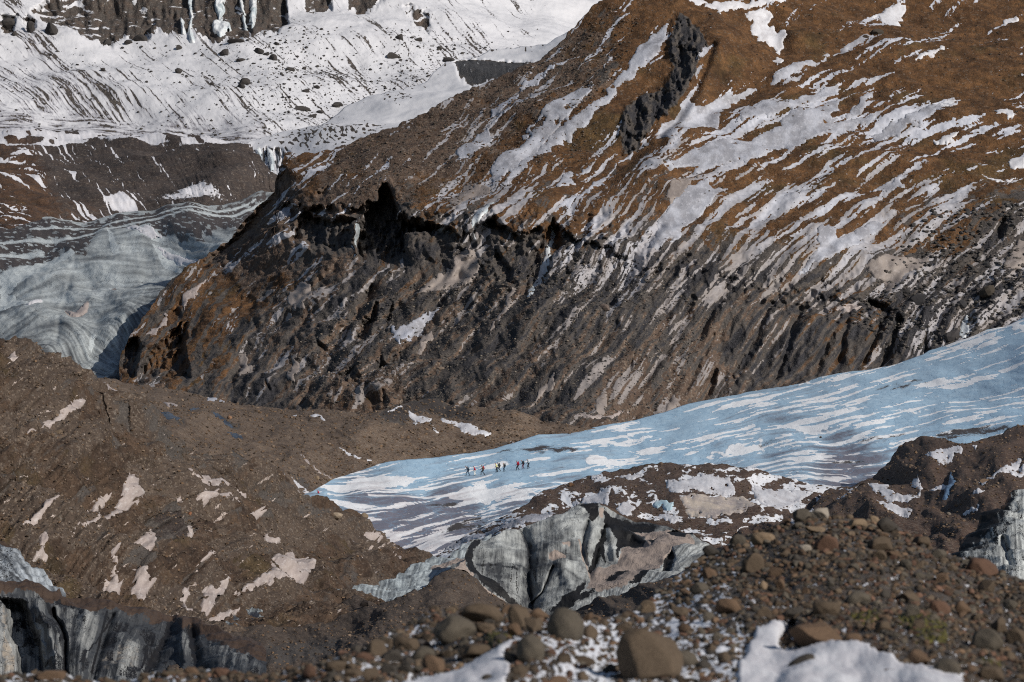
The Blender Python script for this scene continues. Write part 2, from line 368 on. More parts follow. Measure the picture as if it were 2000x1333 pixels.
def far_mask(X, Y, s):
    c = 0
    for i, q in enumerate([CLIFF] + CL2): c = np.maximum(c, poly(X, Y, q, 5, 7, i + 3))
    S1 = .55 * fb(X, Y) + .45 * fb2(X, Y)
    dens = idw([(60, 110, .62), (130, 160, .62), (200, 200, .58), (20, 160, .62), (60, 220, .45), (250, 215, .30), (200, 90, .12), (300, 150, .18), (380, 210, .34), (300, 200, .25), (450, 190, .35), (330, 100, .12), (450, 110, .15),
                (520, 150, .12), (560, 120, .2), (640, 60, .12), (700, 100, .3), (660, 140, .35), (800, 100, .3), (850, 60, .35), (920, 70, .35), (750, 40, .15), (900, 20, .32), (1000, 40, .2), (600, 210, .3), (500, 235, .3), (1100, 30, -.1),
                (20, 250, .5), (200, 250, .5), (350, 262, .55), (450, 265, .5), (100, 20, .3), (10, 100, .35), (620, 20, .1), (150, 105, .12)], X, Y, 3.2)
    an = np.radians(idw([(0, 100, 42), (150, 150, 42), (100, 230, 30), (300, 150, 42), (450, 180, 41), (650, 150, 38), (850, 80, 35), (1000, 40, 33)], X * 0 + X.mean(), Y) * 0 + 41)
    u = X * np.cos(an) + Y * np.sin(an); v = -X * np.sin(an) + Y * np.cos(an) + 5 * fbm(X / 130, Y / 130, 2, 44)
    flat = ss(195, 240, Y - .06 * X) * ss(560, 480, X)
    st = .5 * fbm(v / 5, u / 90, 4, 41, .7) + .35 * fbm(v / 28, u / 170, 3, 42)
    hz = .6 * fbm(X / 60, Y / 4.5, 4, 43, .65)
    S1 = rank(st * (1 - flat) + hz * flat + .16 * fbm(X / 3.2, Y / 3.2, 2, 40))
    dens = dens * .85 - .05
    strk = np.clip((dens * 1.55 - S1) * 2.0 + .16, 0, 1)
    snow = .5 + (S1 - dens * .5) * 1.5
    # scree: dark specks
    sp = fbm(X / 5, Y / 3.5, 3, 60); reg = idw([(560, 130, 1), (600, 200, .9), (480, 110, .8), (700, 60, .2), (770, 100, .9), (850, 90, .9), (200, 150, 0), (350, 180, .1), (950, 50, .2), (640, 230, .8), (300, 60, 0), (400, 250, .5), (150, 250, .5)], X, Y)
    snow = np.minimum(snow, np.where(reg > .3, .5 + (1.12 - reg * .62 - sp) * 1.4, 2))
    mott = fbm(X / 24 + .4 * fbm(X / 30, Y / 30, 2, 4), Y / 8, 4, 70) + .35 * ss(300, 60, X)
    snow = np.where(c > .5, .22 + mott * .5, snow)
    snow = np.maximum(snow, 0)
    return [snow, .42 * (c > .5) + .2, np.where(c > .5, .45, .45), .05 + .3 * ss(180, 260, Y) * (X < 520) + .75 * strk]
m_far = terrain_mat("snowy_scree", .33, (.085, .075, .07), (.06, .05, .047), moss=((.10, .06, .04), (.07, .05, .04)), dark=(.035, .031, .03), snow=(.55, .55, .575), dusty=(.25, .245, .27), bump=.9)
far = Layer("snowy_mountain", -150, 1330, [(-150, -190), (1330, -190)], [(-150, 330), (480, 330), (700, 260), (1000, 150), (1330, 110)],
            [(0, 300, 1660), (500, 290, 1640), (0, 100, 1790), (300, 100, 1800), (600, 100, 1790), (900, 100, 1810), (1200, 60, 1960), (0, -150, 1960), (500, -150, 1960), (1000, -150, 2100), (1300, -150, 2200), (0, 0, 1850), (500, 0, 1850), (1000, 0, 1950), (750, 220, 1720)],
            rough_disp([(240, 8), (100, 3), (40, .9), (16, .35), (7, .22)], 50), far_push, far_mask, m_far, seed=1, back=(4, 300, 200))
# pale upper snowfield behind
snow_far = patch_mat("clean_snow", (.62, .625, .645), (.59, .595, .625), (.645, .645, .655), .5)
Layer("snowfield", 930, 1500, [(930, -200), (1500, -200)], [(930, 160), (1500, 160)], [(930, 100, 2250), (1500, 100, 2280), (930, -200, 2500), (1500, -200, 2550), (1200, 0, 2350)],
      rough_disp([(260, 12), (90, 3), (30, .5)], 80), None, None, snow_far, rowstep=4, step=4, seed=2, back=(4, 300, 200))

# ================= snow bench with the dark outcrop
OUT = [(884, 128), (900, 118), (950, 112), (1000, 110), (1044, 112), (1040, 130), (1010, 142), (985, 152), (950, 156), (920, 162), (900, 152)]
def bench_mask(X, Y, s):
    c = poly(X, Y, OUT, 3, 4, 3)
    sp = fbm(X / 7, Y / 4, 3, 90)
    reg = np.maximum(.85 * poly(X, Y, [(640, 235), (740, 240), (760, 258), (660, 280), (560, 290), (520, 275)], 12, 8, 4), .75 * poly(X, Y, [(740, 185), (800, 180), (815, 200), (760, 210)], 8, 6, 5))
    reg = np.maximum(reg, .55 * ss(14, 0, Y - crest(bench_top, X)))
    ic = poly(X, Y, [(490, 288), (520, 284), (560, 290), (548, 330), (520, 330), (500, 310)], 4, 4, 6)
    snow = np.minimum(.5 + (.95 - reg - sp) * 1.4, 1.2)
    snow = np.where(c > .5, .25 + .3 * fbm(X / 6, Y / 12, 3, 8), snow)
    snow = np.where(ic > .4, .5 + fbm(X / 4, Y / 25, 3, 12) * .6, snow)
    return [snow, .1, np.maximum(c, ic) * .9, .06 + .3 * reg]
bench_top = [(455, 285), (520, 268), (600, 248), (680, 205), (760, 178), (830, 160), (870, 135), (900, 115), (960, 92), (1070, 86), (1120, 60), (1180, 20), (1260, -30), (1320, -60)]
bench = Layer("snow_bench", 455, 1320, bench_top, [(455, 320), (520, 390), (600, 400), (800, 300), (1320, 140)],
              [(470, 290, 1600), (560, 265, 1620), (650, 220, 1640), (650, 290, 1540), (870, 140, 1680), (850, 250, 1560), (1050, 90, 1720), (1050, 180, 1580), (1300, 50, 1720), (540, 340, 1530), (1200, -10, 1780)],
              rough_disp([(200, 5), (60, 1.2), (20, .3), (8, .12)], 120),
              lambda X, Y, P: poly(X, Y, OUT, 4, 4, 3) * (6 + 2 * fbm(X / 8, Y / 20, 3, 2)) + poly(X, Y, [(490, 288), (560, 290), (548, 335), (510, 330)], 5, 4, 6) * (8 + 6 * fbm(X / 6, Y / 40, 3, 5)),
              bench_mask, terrain_mat("bench_snow", .26, (.07, .06, .055), (.05, .045, .04), dark=(.03, .03, .032), snow=(.58, .58, .605), dusty=(.40, .39, .42)), seed=3, rough=1.5, back=(4, 120, 60))

# ================= brown terrace and bank
TF = [(100, 320, -45), (250, 400, -40), (400, 350, -80), (50, 420, -20), (500, 340, -60), (200, 300, -45), (40, 280, -5), (400, 275, -3)]
ft = flow(-150, 620, 230, 520, TF, 16, 0, 25)
def terr_mask(X, Y, s):
    S1 = ft(X, Y); yb = np.interp(X, [-150, 60, 200, 470, 560], [290, 285, 278, 285, 330])
    d = idw([(50, 300, .4), (60, 340, .3), (120, 330, .42), (200, 300, .22), (160, 360, .25), (60, 400, .22), (300, 310, .12), (350, 350, .02), (250, 370, .02), (450, 330, .05), (300, 295, .3), (400, 300, .22), (180, 420, .3), (100, 430, .25), (30, 440, .4), (250, 395, .45), (400, 400, .1)], X, Y)
    white = poly(X, Y, [(310, 380), (345, 372), (375, 352), (400, 355), (440, 388), (400, 388), (340, 390)], 10, 8, 9)
    white2 = poly(X, Y, [(200, 392), (240, 385), (262, 395), (275, 412), (240, 405), (205, 400)], 5, 4, 10)
    snow = .5 + (d * .8 - .06 - S1) * 2.4 + .25 * fbm(X / 4, Y / 4, 2, 14)
    snow = np.maximum(snow, .2 + .5 * white + .3 * fbm(X / 4, Y / 3, 2, 15) * white); snow = np.maximum(snow, white2 * .8)
    top = ss(4, -6, Y - yb); flat = .5 + (.42 - fbm(X / 40, Y / 4, 4, 18) * .8 - .35) * 1.5
    snow = snow * (1 - top) + top * (flat + .12)
    return [snow, idw([(40, 380, .75), (60, 430, .7), (150, 430, .5), (330, 310, .25), (400, 340, .1), (150, 340, .15)], X, Y), .3, .35]
terr = Layer("terrace_bank", -150, 600, [(-150, 262), (0, 268), (250, 262), (400, 262), (470, 272), (500, 300), (545, 345), (600, 380)], [(-150, 480), (0, 470), (520, 420), (600, 420)],
             [(0, 268, 1620), (450, 268, 1560), (0, 292, 1500), (450, 290, 1480), (0, 440, 1280), (250, 430, 1310), (520, 400, 1390), (540, 345, 1430), (100, 340, 1420)],
             rough_disp([(150, 5), (60, 2), (25, .7), (10, .3), (5, .15)], 130), lambda X, Y, P: -2 * (ft(X, Y) - .5), terr_mask,
             terrain_mat("terrace_gravel", .26, (.062, .048, .042), (.048, .039, .037), moss=((.10, .055, .032), (.07, .042, .03)), snow=(.66, .66, .70), speck=.35), seed=4, rough=1.5, back=(4, 60, 10))

# ================= left glacier tongue with its debris-covered top
GF = [(30, 560, 25), (100, 530, 22), (200, 510, 12), (300, 490, 2), (380, 500, -12), (440, 540, -35), (400, 600, -50), (300, 600, -8), (200, 600, 8), (60, 640, 20), (150, 680, -60), (260, 650, -70), (300, 460, 12), (100, 460, 10), (450, 430, 12), (100, 480, 12)]
fg = flow(-150, 600, 380, 820, GF, 34, 0, 27); fg2 = flow(-150, 600, 380, 820, GF, 40, 2, 28)
DEB = [(-150, 430), (0, 440), (200, 425), (400, 400), (520, 380), (520, 440), (470, 460), (440, 445), (390, 470), (330, 470), (260, 455), (205, 450), (175, 478), (165, 500), (120, 495), (60, 520), (-150, 560)]
ICEP = [[(0, 575), (40, 555), (60, 545), (150, 488), (130, 505), (60, 530), (0, 542)], [(110, 500), (140, 490), (148, 500), (100, 525), (0, 560), (0, 540)], [(255, 458), (290, 452), (325, 470), (320, 478), (275, 475)], [(298, 485), (330, 486), (380, 500), (392, 515), (380, 520), (340, 508), (360, 525), (320, 515)], [(46, 608), (70, 590), (86, 588), (84, 596), (50, 608)], [(178, 660), (186, 655), (180, 685), (175, 680)], [(0, 560), (30, 575), (60, 600), (0, 600)], [(272, 542), (288, 550), (284, 556)], [(212, 456), (222, 470), (232, 498), (222, 500), (214, 480)]]
def lg_mask(X, Y, s):
    a = fg(X, Y); b = fg2(X, Y); deb = poly(X, Y, DEB, 8, 10, 2)
    w = 0
    for i, q in enumerate(ICEP): w = np.maximum(w, poly(X, Y, q, 2.5, 3, i))
    band = np.maximum(stroke(X, Y, [(0, 478), (150, 462), (300, 438), (420, 418), (520, 398)], 5), stroke(X, Y, [(60, 452), (200, 440), (350, 418), (500, 392)], 3))
    band = np.maximum(band, stroke(X, Y, [(0, 505), (80, 490)], 7))
    sp = fbm(X / 16, Y / 4, 4, 3)
    pale = .16 + .22 * b + .5 * a + .22 * fbm(X / 50, Y / 34, 3, 7) + .25 * idw([(80, 560, 1), (200, 560, .8), (250, 500, .3), (60, 650, -.8), (300, 640, -.7), (420, 480, .0), (150, 620, -.2)], X, Y)
    grit = np.clip(.02 + .3 * (a < .15) + deb * (1.0 - band * .9 + (sp < .12) * .1 - (sp > .32) * .8), 0, 1)
    edge = poly(X, Y, [(300, 690), (330, 620), (400, 560), (520, 440), (560, 520), (330, 780), (200, 760), (240, 700)], 10, 10, 7)
    grit = np.maximum(grit, edge * (.65 + .5 * (a - .5)))
    pale = np.where(w > .5, 1.5, pale); grit = grit * (1 - (w > .5)); pale = np.maximum(pale, band * 1.1)
    tan = np.maximum(poly(X, Y, [(125, 603), (150, 600), (170, 583), (172, 590), (160, 612), (140, 622), (128, 615)], 3, 2, 5), poly(X, Y, [(215, 550), (222, 548), (228, 565), (216, 560)], 2, 2, 6))
    return [pale, grit, tan * .9, deb * .0]
kk = wall_mat("grey_glacier_ice", .19, pale=(.52, .56, .565), black=(.062, .05, .045), tan=(.36, .31, .28), speck=.12)
lgl = Layer("glacier_tongue", -150, 600, [(-150, 445), (0, 432), (200, 418), (400, 398), (520, 378), (600, 360)], [(-150, 700), (0, 700), (200, 780), (300, 800), (450, 800), (600, 700)],
            [(0, 440, 1300), (520, 385, 1390), (0, 520, 1130), (300, 480, 1085), (480, 460, 1000), (0, 660, 890), (200, 700, 858), (280, 760, 836), (400, 560, 922), (250, 560, 955), (560, 600, 890)],
            rough_img([(170, 4.5), (70, 1.6), (30, .6), (12, .2), (6, .1)], 140), lambda X, Y, P: -2.0 * fg2(X, Y) - .6 * fg(X, Y) + 2.5 * stroke(X, Y, [(0, 605), (60, 585), (130, 560)], 7) + 2 * stroke(X, Y, [(150, 500), (120, 600), (110, 680)], 5) + 2 * stroke(X, Y, [(250, 640), (235, 700)], 6) + 2 * stroke(X, Y, [(200, 470), (330, 520), (400, 560)], 6), lg_mask, kk, seed=5, rough=1, back=(3, 60, 4))

# ================= main mountain
MF = [(1000, 200, 40), (1150, 160, 42), (1300, 200, 46), (700, 400, 38), (560, 470, 44), (420, 520, 42), (600, 560, 42), (700, 700, 50), (1000, 650, 46), (1200, 550, 56), (1250, 450, 55), (1400, 480, 50), (1500, 250, 20), (1600, 300, 24), (1900, 200, 18), (1900, 350, 20), (1700, 450, 36), (1750, 560, 42),
      (1500, 650, 48), (1800, 650, 60), (1400, 720, 60), (900, 780, 33), (1100, 780, 38), (1300, 680, 52), (350, 650, 60), (820, 250, 38), (1950, 520, 40), (1500, 380, 34), (1450, 100, 35), (1700, 100, 22), (500, 760, 50), (1380, 330, 22)]
f1 = flow(180, 2160, -200, 900, MF, 20, 1, 31); f2 = flow(180, 2160, -200, 900, MF, 34, 3, 32); f3 = flow(180, 2160, -200, 900, MF, 14, 0, 33); f4 = flow(180, 2160, -200, 900, MF, 40, 6, 34, eq=False)
OUTC = [(1325, 28), (1345, 35), (1370, 60), (1385, 85), (1364, 120), (1348, 152), (1328, 190), (1294, 226), (1266, 256), (1242, 292), (1218, 290), (1211, 242), (1224, 208), (1264, 180), (1298, 166), (1316, 132), (1306, 100), (1312, 60)]
ALC = [([(757, 366), (770, 385), (776, 425), (800, 432), (850, 450), (838, 460), (790, 465), (800, 510), (770, 515), (700, 503), (692, 475), (706, 432), (722, 402), (742, 380)], 21),
       ([(590, 408), (612, 424), (645, 432), (690, 428), (690, 485), (655, 492), (600, 478), (575, 470), (585, 440)], 10),
       ([(1080, 430), (1090, 450), (1100, 480), (1078, 505), (1060, 545), (1030, 582), (1020, 565), (1034, 510), (1062, 462)], 8),
       ([(968, 430), (990, 452), (975, 462), (950, 448)], 6), ([(1000, 455), (1035, 470), (1030, 480), (1005, 470)], 5),
       ([(735, 585), (727, 625), (712, 660), (692, 662), (700, 640), (718, 605)], 7), ([(765, 580), (757, 620), (750, 645), (748, 610)], 4),
       ([(970, 490), (995, 520), (1000, 555), (985, 545), (965, 510)], 5),
       ([(688, 712), (700, 735), (705, 760), (680, 762), (664, 735)], 5), ([(735, 705), (750, 720), (745, 735), (735, 725)], 3), ([(742, 690), (750, 705), (757, 725), (745, 730), (738, 710)], 4), ([(780, 690), (786, 712), (780, 730), (777, 710)], 3), ([(715, 775), (725, 762), (745, 790), (728, 800), (710, 788)], 4), ([(752, 775), (760, 790), (748, 798)], 3),
       ([(1398, 730), (1392, 760), (1372, 792), (1358, 795), (1368, 760), (1385, 735)], 6), ([(1452, 690), (1440, 720), (1425, 748), (1436, 715)], 4),
       ([(1693, 578), (1722, 588), (1742, 612), (1725, 612), (1705, 598)], 7), ([(1735, 615), (1718, 660), (1690, 705), (1676, 715), (1700, 670), (1722, 625)], 5), ([(1762, 625), (1745, 680), (1722, 715), (1716, 712), (1738, 660), (1752, 620)], 5), ([(1810, 640), (1815, 680), (1806, 700), (1802, 670)], 4),
       ([(620, 660), (640, 690), (650, 702), (630, 695)], 3), ([(455, 740), (462, 750), (452, 768), (446, 760)], 3), ([(520, 745), (528, 762), (518, 755)], 3), ([(1950, 450), (1968, 440), (1955, 470), (1940, 478)], 5), ([(1488, 660), (1478, 690), (1470, 685)], 3), ([(1240, 690), (1232, 720), (1226, 712)], 3),
       ([(616, 372), (640, 366), (632, 380), (618, 384)], 5)]
HEAD = [([(300, 690), (335, 645), (352, 628), (352, 665), (318, 730), (302, 745), (282, 746), (282, 720)], 14), ([(250, 672), (270, 665), (278, 690), (262, 745), (240, 745), (235, 715)], 14), ([(345, 680), (362, 628), (360, 680), (372, 745), (340, 752), (316, 748)], 11), ([(330, 610), (345, 600), (352, 616), (338, 622)], 5)]
CBAND = [(560, 340), (600, 400), (700, 405), (760, 375), (900, 430), (1060, 420), (1180, 400), (1300, 480), (1500, 545), (1620, 545), (1680, 590), (1640, 640), (1500, 600), (1300, 560), (1200, 560), (1080, 600), (980, 560), (860, 520), (700, 510), (560, 490), (480, 530), (420, 540), (380, 530), (500, 400), (540, 340)]
HARD = [(400, 520), (470, 440), (520, 380), (548, 330), (560, 340), (545, 400), (500, 450), (430, 500), (402, 530)]
GUL = [([(1290, 440), (1235, 520), (1190, 600)], 9, 4), ([(1440, 530), (1400, 600), (1370, 650)], 7, 3), ([(1505, 600), (1465, 680), (1432, 752)], 8, 4), ([(1350, 590), (1305, 680), (1262, 742)], 9, 4), ([(1110, 600), (1055, 660), (960, 720)], 8, 2.5),
       ([(862, 585), (780, 680), (735, 725)], 7, 3.5), ([(722, 560), (650, 690), (590, 790)], 9, 4.5), ([(605, 610), (560, 680), (510, 740)], 8, 3), ([(1565, 600), (1535, 690), (1515, 740)], 6, 3), ([(1630, 640), (1592, 725)], 7, 3.5), ([(1200, 640), (1120, 740), (1040, 790)], 10, 3),
       ([(820, 640), (740, 740), (700, 780)], 6, 3), ([(940, 640), (850, 730), (790, 770)], 7, 2), ([(1395, 650), (1340, 760)], 6, 3), ([(500, 640), (460, 720), (440, 760)], 9, 3), ([(1660, 600), (1640, 700)], 6, 3), ([(655, 520), (600, 580), (540, 640)], 7, 2.5), ([(930, 500), (880, 560), (850, 590)], 8, 2.5), ([(1870, 560), (1830, 640)], 7, 3), ([(1150, 420), (1120, 500), (1090, 560)], 7, 3), ([(1340, 500), (1290, 570)], 6, 2.5)]
LIP = [(540, 395), (600, 403), (700, 402), (755, 385), (800, 430), (860, 448), (920, 462), (960, 436), (1000, 455), (1060, 452), (1090, 440), (1120, 468), (1160, 482), (1210, 500), (1260, 520), (1300, 530), (1350, 546), (1420, 552), (1500, 540), (1560, 552), (1620, 578), (1700, 582), (1760, 600)]
LIP2 = [(300, 612), (345, 600), (420, 640), (520, 690), (600, 640), (700, 600), (800, 560), (870, 575), (980, 560), (1100, 590), (1250, 610), (1400, 640), (1500, 625), (1620, 640), (1750, 660)]
def lip(X, Y, L, A, seed, fall=34.):
    dy = Y - np.interp(X, [p[0] for p in L], [p[1] for p in L]) + 9 * fbm(X / 26, X * 0 + 2, 4, seed, .6) + 3 * fbm(X / 9, Y / 9, 2, seed + 2)
    on = ss(L[0][0] - 10, L[0][0] + 20, X) * ss(L[-1][0] + 10, L[-1][0] - 40, X)
    return on * A * ss(-2, 3, dy) * np.exp(-np.maximum(dy, 0) / fall) * np.clip(.75 + 1.1 * fbm(X / 40, Y / 60, 3, seed + 5), .1, 1.6)
def mt_push(X, Y, P):
    o = 0
    for i, (q, a) in enumerate(ALC + HEAD):
        o = o + a * poly(X, Y, q, 4, 4, i, 20) * (1 + .25 * fbm(X / 9, Y / 30, 3, i))
    o = o + poly(X, Y, OUTC, 7, 4, 77) * (-2.0 + 3.5 * fbm(X / 22, Y / 34, 4, 6, .6) + 1.2 * fbm(X / 7, Y / 9, 3, 66)) + 5 * stroke(X, Y, [(1392, 88), (1372, 140), (1340, 200), (1290, 270)], 9) + 9 * poly(X, Y, HARD, 9, 5, 8)
    # the spur and the rounded head stand proud
    o = o - 9 * stroke(X, Y, [(1400, 60), (1345, 200), (1290, 300)], 40) - 6 * stroke(X, Y, [(380, 560), (420, 620), (430, 700)], 45)
    o = o + 5 * stroke(X, Y, [(1500, 40), (1530, 100), (1450, 190), (1350, 230), (1240, 300), (1100, 410)], 22)
    o = o + 3 * stroke(X, Y, [(1708, 75), (1560, 140), (1440, 195)], 12)
    low = ss(380, 600, Y)
    o = o - (.6 + .9 * low) * np.clip(f4(X, Y), -2, 2) * (.4 + .9 * ss(-.4, .5, fbm(X / 90, Y / 90, 2, 98))) - (.25 + .45 * low) * (f2(X, Y) - .5) * 2 + low * .8 * fbm(X / 24, Y / 24, 3, 92) + low * 2.2 * np.abs(fbm(X / 42, Y / 60, 3, 91))
    b = poly(X, Y, CBAND, 22, 14, 12, 50)
    tt = (Y + .35 * X) / 15 + .9 * fbm(X / 60, Y / 40, 3, 94)
    o = o + b * (1.1 * fbm(X / 15, Y / 34, 4, 16) + 2.4 * np.abs(fbm(X / 34, Y / 28, 3, 18)) + 1.0 * ss(0, 1, tt - np.floor(tt)))
    wl = np.interp(X, [540, 1050, 1220, 1330, 1580, 1640, 1760], [1, 1, .6, .08, .08, .4, .1])
    o = o + wl * lip(X, Y, LIP, 8.5, 301, 58) + wl * lip(X, Y + 34, LIP, -2.2, 311, 22) + .5 * np.clip(fbm(X / 60, Y / 60, 2, 330), 0, 1) * lip(X, Y, LIP2, 3.2, 321, 26)
    for q, w_, a_ in GUL: o = o + a_ * stroke(X + 3 * fbm(X / 14, Y / 14, 2, 95), Y + 3 * fbm(X / 14, Y / 14, 2, 96), q, w_)
    return o
def mt_mask(X, Y, s):
    S1 = rank(.38 * f1(X, Y) + .34 * f2(X, Y) + .28 * f3(X, Y) + .1 * fbm(X / 6, Y / 6, 2, 3))
    d = idw([(700, 330, .12), (800, 300, .16), (900, 250, .2), (1000, 200, .26), (1100, 130, .2), (620, 320, .26), (640, 350, .26), (800, 400, .14), (1050, 250, .12), (1150, 250, .1), (1250, 200, .12), (1100, 350, .2), (1200, 350, .15), (900, 380, .45), (950, 400, .5), (1230, 60, .15),
             (1330, 330, .42), (1500, 280, .5), (1450, 400, .55), (1300, 450, .55), (1600, 350, .48), (1700, 260, .38), (1600, 450, .5), (1750, 400, .42), (1800, 300, .28), (1680, 190, .28), (1900, 150, .1), (1850, 60, .1), (1950, 350, .2), (1600, 80, .04), (1430, 110, .0), (1400, 60, 0), (1800, 520, .55), (1950, 560, .5), (1900, 450, .25),
             (1650, 560, .35), (1250, 520, .6), (1150, 500, .5), (1200, 440, .6), (1100, 560, .3), (1000, 550, .25), (950, 620, .2), (800, 560, .2), (600, 510, .4), (560, 560, .2), (500, 650, .12), (600, 640, .35), (650, 720, .12), (700, 620, .25), (800, 700, .12), (1000, 700, .12), (1200, 620, .25), (1250, 700, .2), (1400, 650, .14), (1600, 680, .06), (1100, 790, .2), (1400, 550, .45), (450, 450, .15), (1800, 600, .4), (1850, 650, .3), (1180, 780, .25), (1500, 180, .35), (350, 560, .25), (850, 800, .1)], X, Y, 3.4)
    low = ss(420, 560, Y) * ss(1900, 1500, X)
    d = d - .05 - .05 * low + .24 * low * fbm(X / 70, Y / 70, 2, 93)
    snow = .5 + (d - S1) * 3.0 + .3 * fbm(X / 8, Y / 4, 4, 19, .7)
    outc = poly(X, Y, OUTC, 3, 5, 77); snow = np.where(outc > .5, .05 + .34 * f3(X, Y) * ss(60, 0, Y) , snow)
    for q, _ in ALC + HEAD: snow = snow * (1 - .7 * (poly(X, Y, q, 4, 4, 1, 20) > .5))
    head = poly(X, Y, [(240, 760), (250, 660), (330, 580), (420, 545), (520, 570), (510, 640), (440, 760)], 20, 12, 5)
    snow = snow - .35 * head
    moss = idw([(1250, 100, .8), (1450, 80, 1), (1600, 80, 1), (1900, 80, 1), (1500, 300, .95), (1700, 300, 1), (1900, 300, 1), (1400, 450, .9), (1650, 450, .95), (1850, 430, .9), (1200, 250, .95), (1100, 320, .9), (1000, 330, .7), (1150, 150, .4), (900, 250, .25), (1030, 150, .1), (750, 330, .28), (600, 320, .7), (650, 370, .3), (800, 400, .45), (850, 430, .75), (1000, 410, .95), (1100, 440, .8), (1180, 380, .85),
                (400, 610, .95), (450, 570, .9), (550, 555, .85), (350, 560, .8), (280, 620, .6), (430, 680, .75), (500, 720, .15), (650, 700, .3), (620, 680, .1), (760, 540, .5), (800, 560, .45), (740, 640, .4), (900, 650, .25), (1000, 700, 0), (850, 700, 0), (700, 600, 0), (700, 780, .4), (1200, 700, .2), (1100, 700, 0), (1200, 560, .1), (1300, 620, .15), (1500, 640, .1), (1420, 600, .1), (1500, 680, .15), (1380, 720, .15), (1620, 600, .8), (1690, 560, .85), (1600, 660, .5), (1800, 600, .35), (1900, 560, .3), (1950, 500, .4), (1100, 600, .15), (600, 600, .1), (450, 480, .1), (540, 440, .1), (560, 500, .05), (650, 530, .05), (480, 530, .2), (620, 440, .3)], X, Y) + .25 * fbm(X / 45, Y / 30, 4, 23)
    dark = idw([(1000, 200, .12), (1500, 200, .08), (1900, 200, .1), (1600, 400, .1), (700, 330, -.1), (850, 300, -.1), (650, 380, .0), (600, 400, .2), (640, 460, .8), (750, 450, .85), (900, 480, .75), (1000, 500, .7), (1150, 470, .55), (1250, 500, .6), (1350, 560, .7), (600, 520, .3), (480, 560, .0), (540, 500, 0), (650, 520, .15), (430, 600, .1), (500, 700, .65), (480, 660, .75), (600, 650, .4), (700, 560, .5), (800, 620, .5), (900, 600, .4), (1000, 640, .5), (1100, 620, .7), (1050, 720, .55), (900, 760, .5), (1200, 650, .6), (1150, 700, .5), (1350, 680, .3),
                (1500, 620, .5), (1500, 700, .6), (1650, 680, .65), (1800, 650, .8), (1750, 600, .6), (1900, 600, .8), (1950, 480, .7), (1880, 520, .5), (700, 770, .2), (1200, 780, .3), (550, 760, .6), (300, 620, .3), (350, 700, .3), (1100, 800, .45)], X, Y) + .22 * fbm(X / 22, Y / 22, 4, 29) + .8 * (f1(X, Y) - .5) * ss(430, 560, Y) + .3 * (f3(X, Y) - .5)
    dark = dark - .3 * ss(.45, .8, moss) * (1 - low)
    dark = dark + .04 * low + .1 * fbm(X / 80, Y / 60, 2, 97)
    dark = np.maximum(dark, outc * (.82 + .45 * fbm(X / 14, Y / 18, 3, 99)))  # crag: dark rock, with part of its shade put into the colour
    tan = poly(X, Y, [(1180, 740), (1230, 690), (1260, 720), (1270, 790), (1215, 800), (1170, 770)], 12, 10, 3) + poly(X, Y, [(640, 770), (700, 760), (790, 740), (780, 790), (700, 810), (640, 800)], 12, 10, 4) + poly(X, Y, [(1290, 740), (1350, 730), (1345, 800), (1300, 815)], 12, 10, 8)
    snow = np.maximum(snow, tan * (.62 - .35 * f1(X, Y))); dark = dark - tan
    dusty = idw([(1500, 200, .3), (1900, 200, .1), (1000, 250, .75), (850, 300, .75), (1100, 150, .7), (1300, 450, .7), (1600, 400, .5), (1800, 500, .8), (1900, 560, .85), (900, 550, .8), (1000, 650, .9), (650, 600, .7), (1200, 560, .45), (1250, 750, 1), (600, 500, .5), (700, 330, .4), (1200, 100, .3), (1500, 660, .9), (560, 620, .6)], X, Y) + .5 * (f2(X, Y) - .5) + tan * .6 + .3 * low
    return [snow, moss, dark, dusty]
mt_ctrl = [(245, 740, 800), (400, 770, 770), (600, 800, 738), (800, 800, 708), (1130, 850, 662), (1300, 800, 700), (1500, 760, 728), (1800, 700, 748), (2000, 635, 760), (300, 600, 860), (600, 600, 806), (900, 600, 775), (1200, 600, 752), (1500, 600, 764), (2000, 560, 778),
           (560, 330, 905), (600, 430, 858), (800, 400, 835), (1000, 420, 808), (1300, 450, 795), (1600, 500, 790), (2000, 430, 812), (650, 290, 910), (800, 235, 912), (1000, 130, 918), (1200, 5, 935), (1300, 250, 862), (1350, 60, 910), (1600, 200, 880), (1600, 0, 950), (2000, 200, 880), (2000, 0, 965), (1200, -150, 1000), (2000, -150, 1050), (420, 500, 900), (1000, 280, 868)]
m_mt = terrain_mat("moss_and_scree", .146, (.125, .084, .060), (.088, .062, .047), moss=((.128, .064, .027), (.080, .042, .019)), dark=(.022, .021, .023), snow=(.46, .47, .52), dusty=(.235, .21, .20), speck=.7, peb=3.6)
mt = Layer("mountain", 236, 2170, [(236, 725), (242, 695), (265, 645), (300, 592), (370, 532), (402, 508), (460, 448), (500, 402), (538, 372), (545, 330), (560, 302), (650, 290), (800, 235), (900, 185), (1000, 130), (1100, 68), (1160, 22), (1200, 0), (1320, -80), (1420, -170), (2170, -170)],
           [(236, 790), (600, 860), (1130, 900), (1500, 860), (2170, 760)], mt_ctrl, rough_disp([(260, 3.0), (110, 1.2), (45, .6), (20, .34), (9, .2), (5, .13)], 160), mt_push, mt_mask, m_mt, seed=6, rough=3, back=(6, 90, 50))

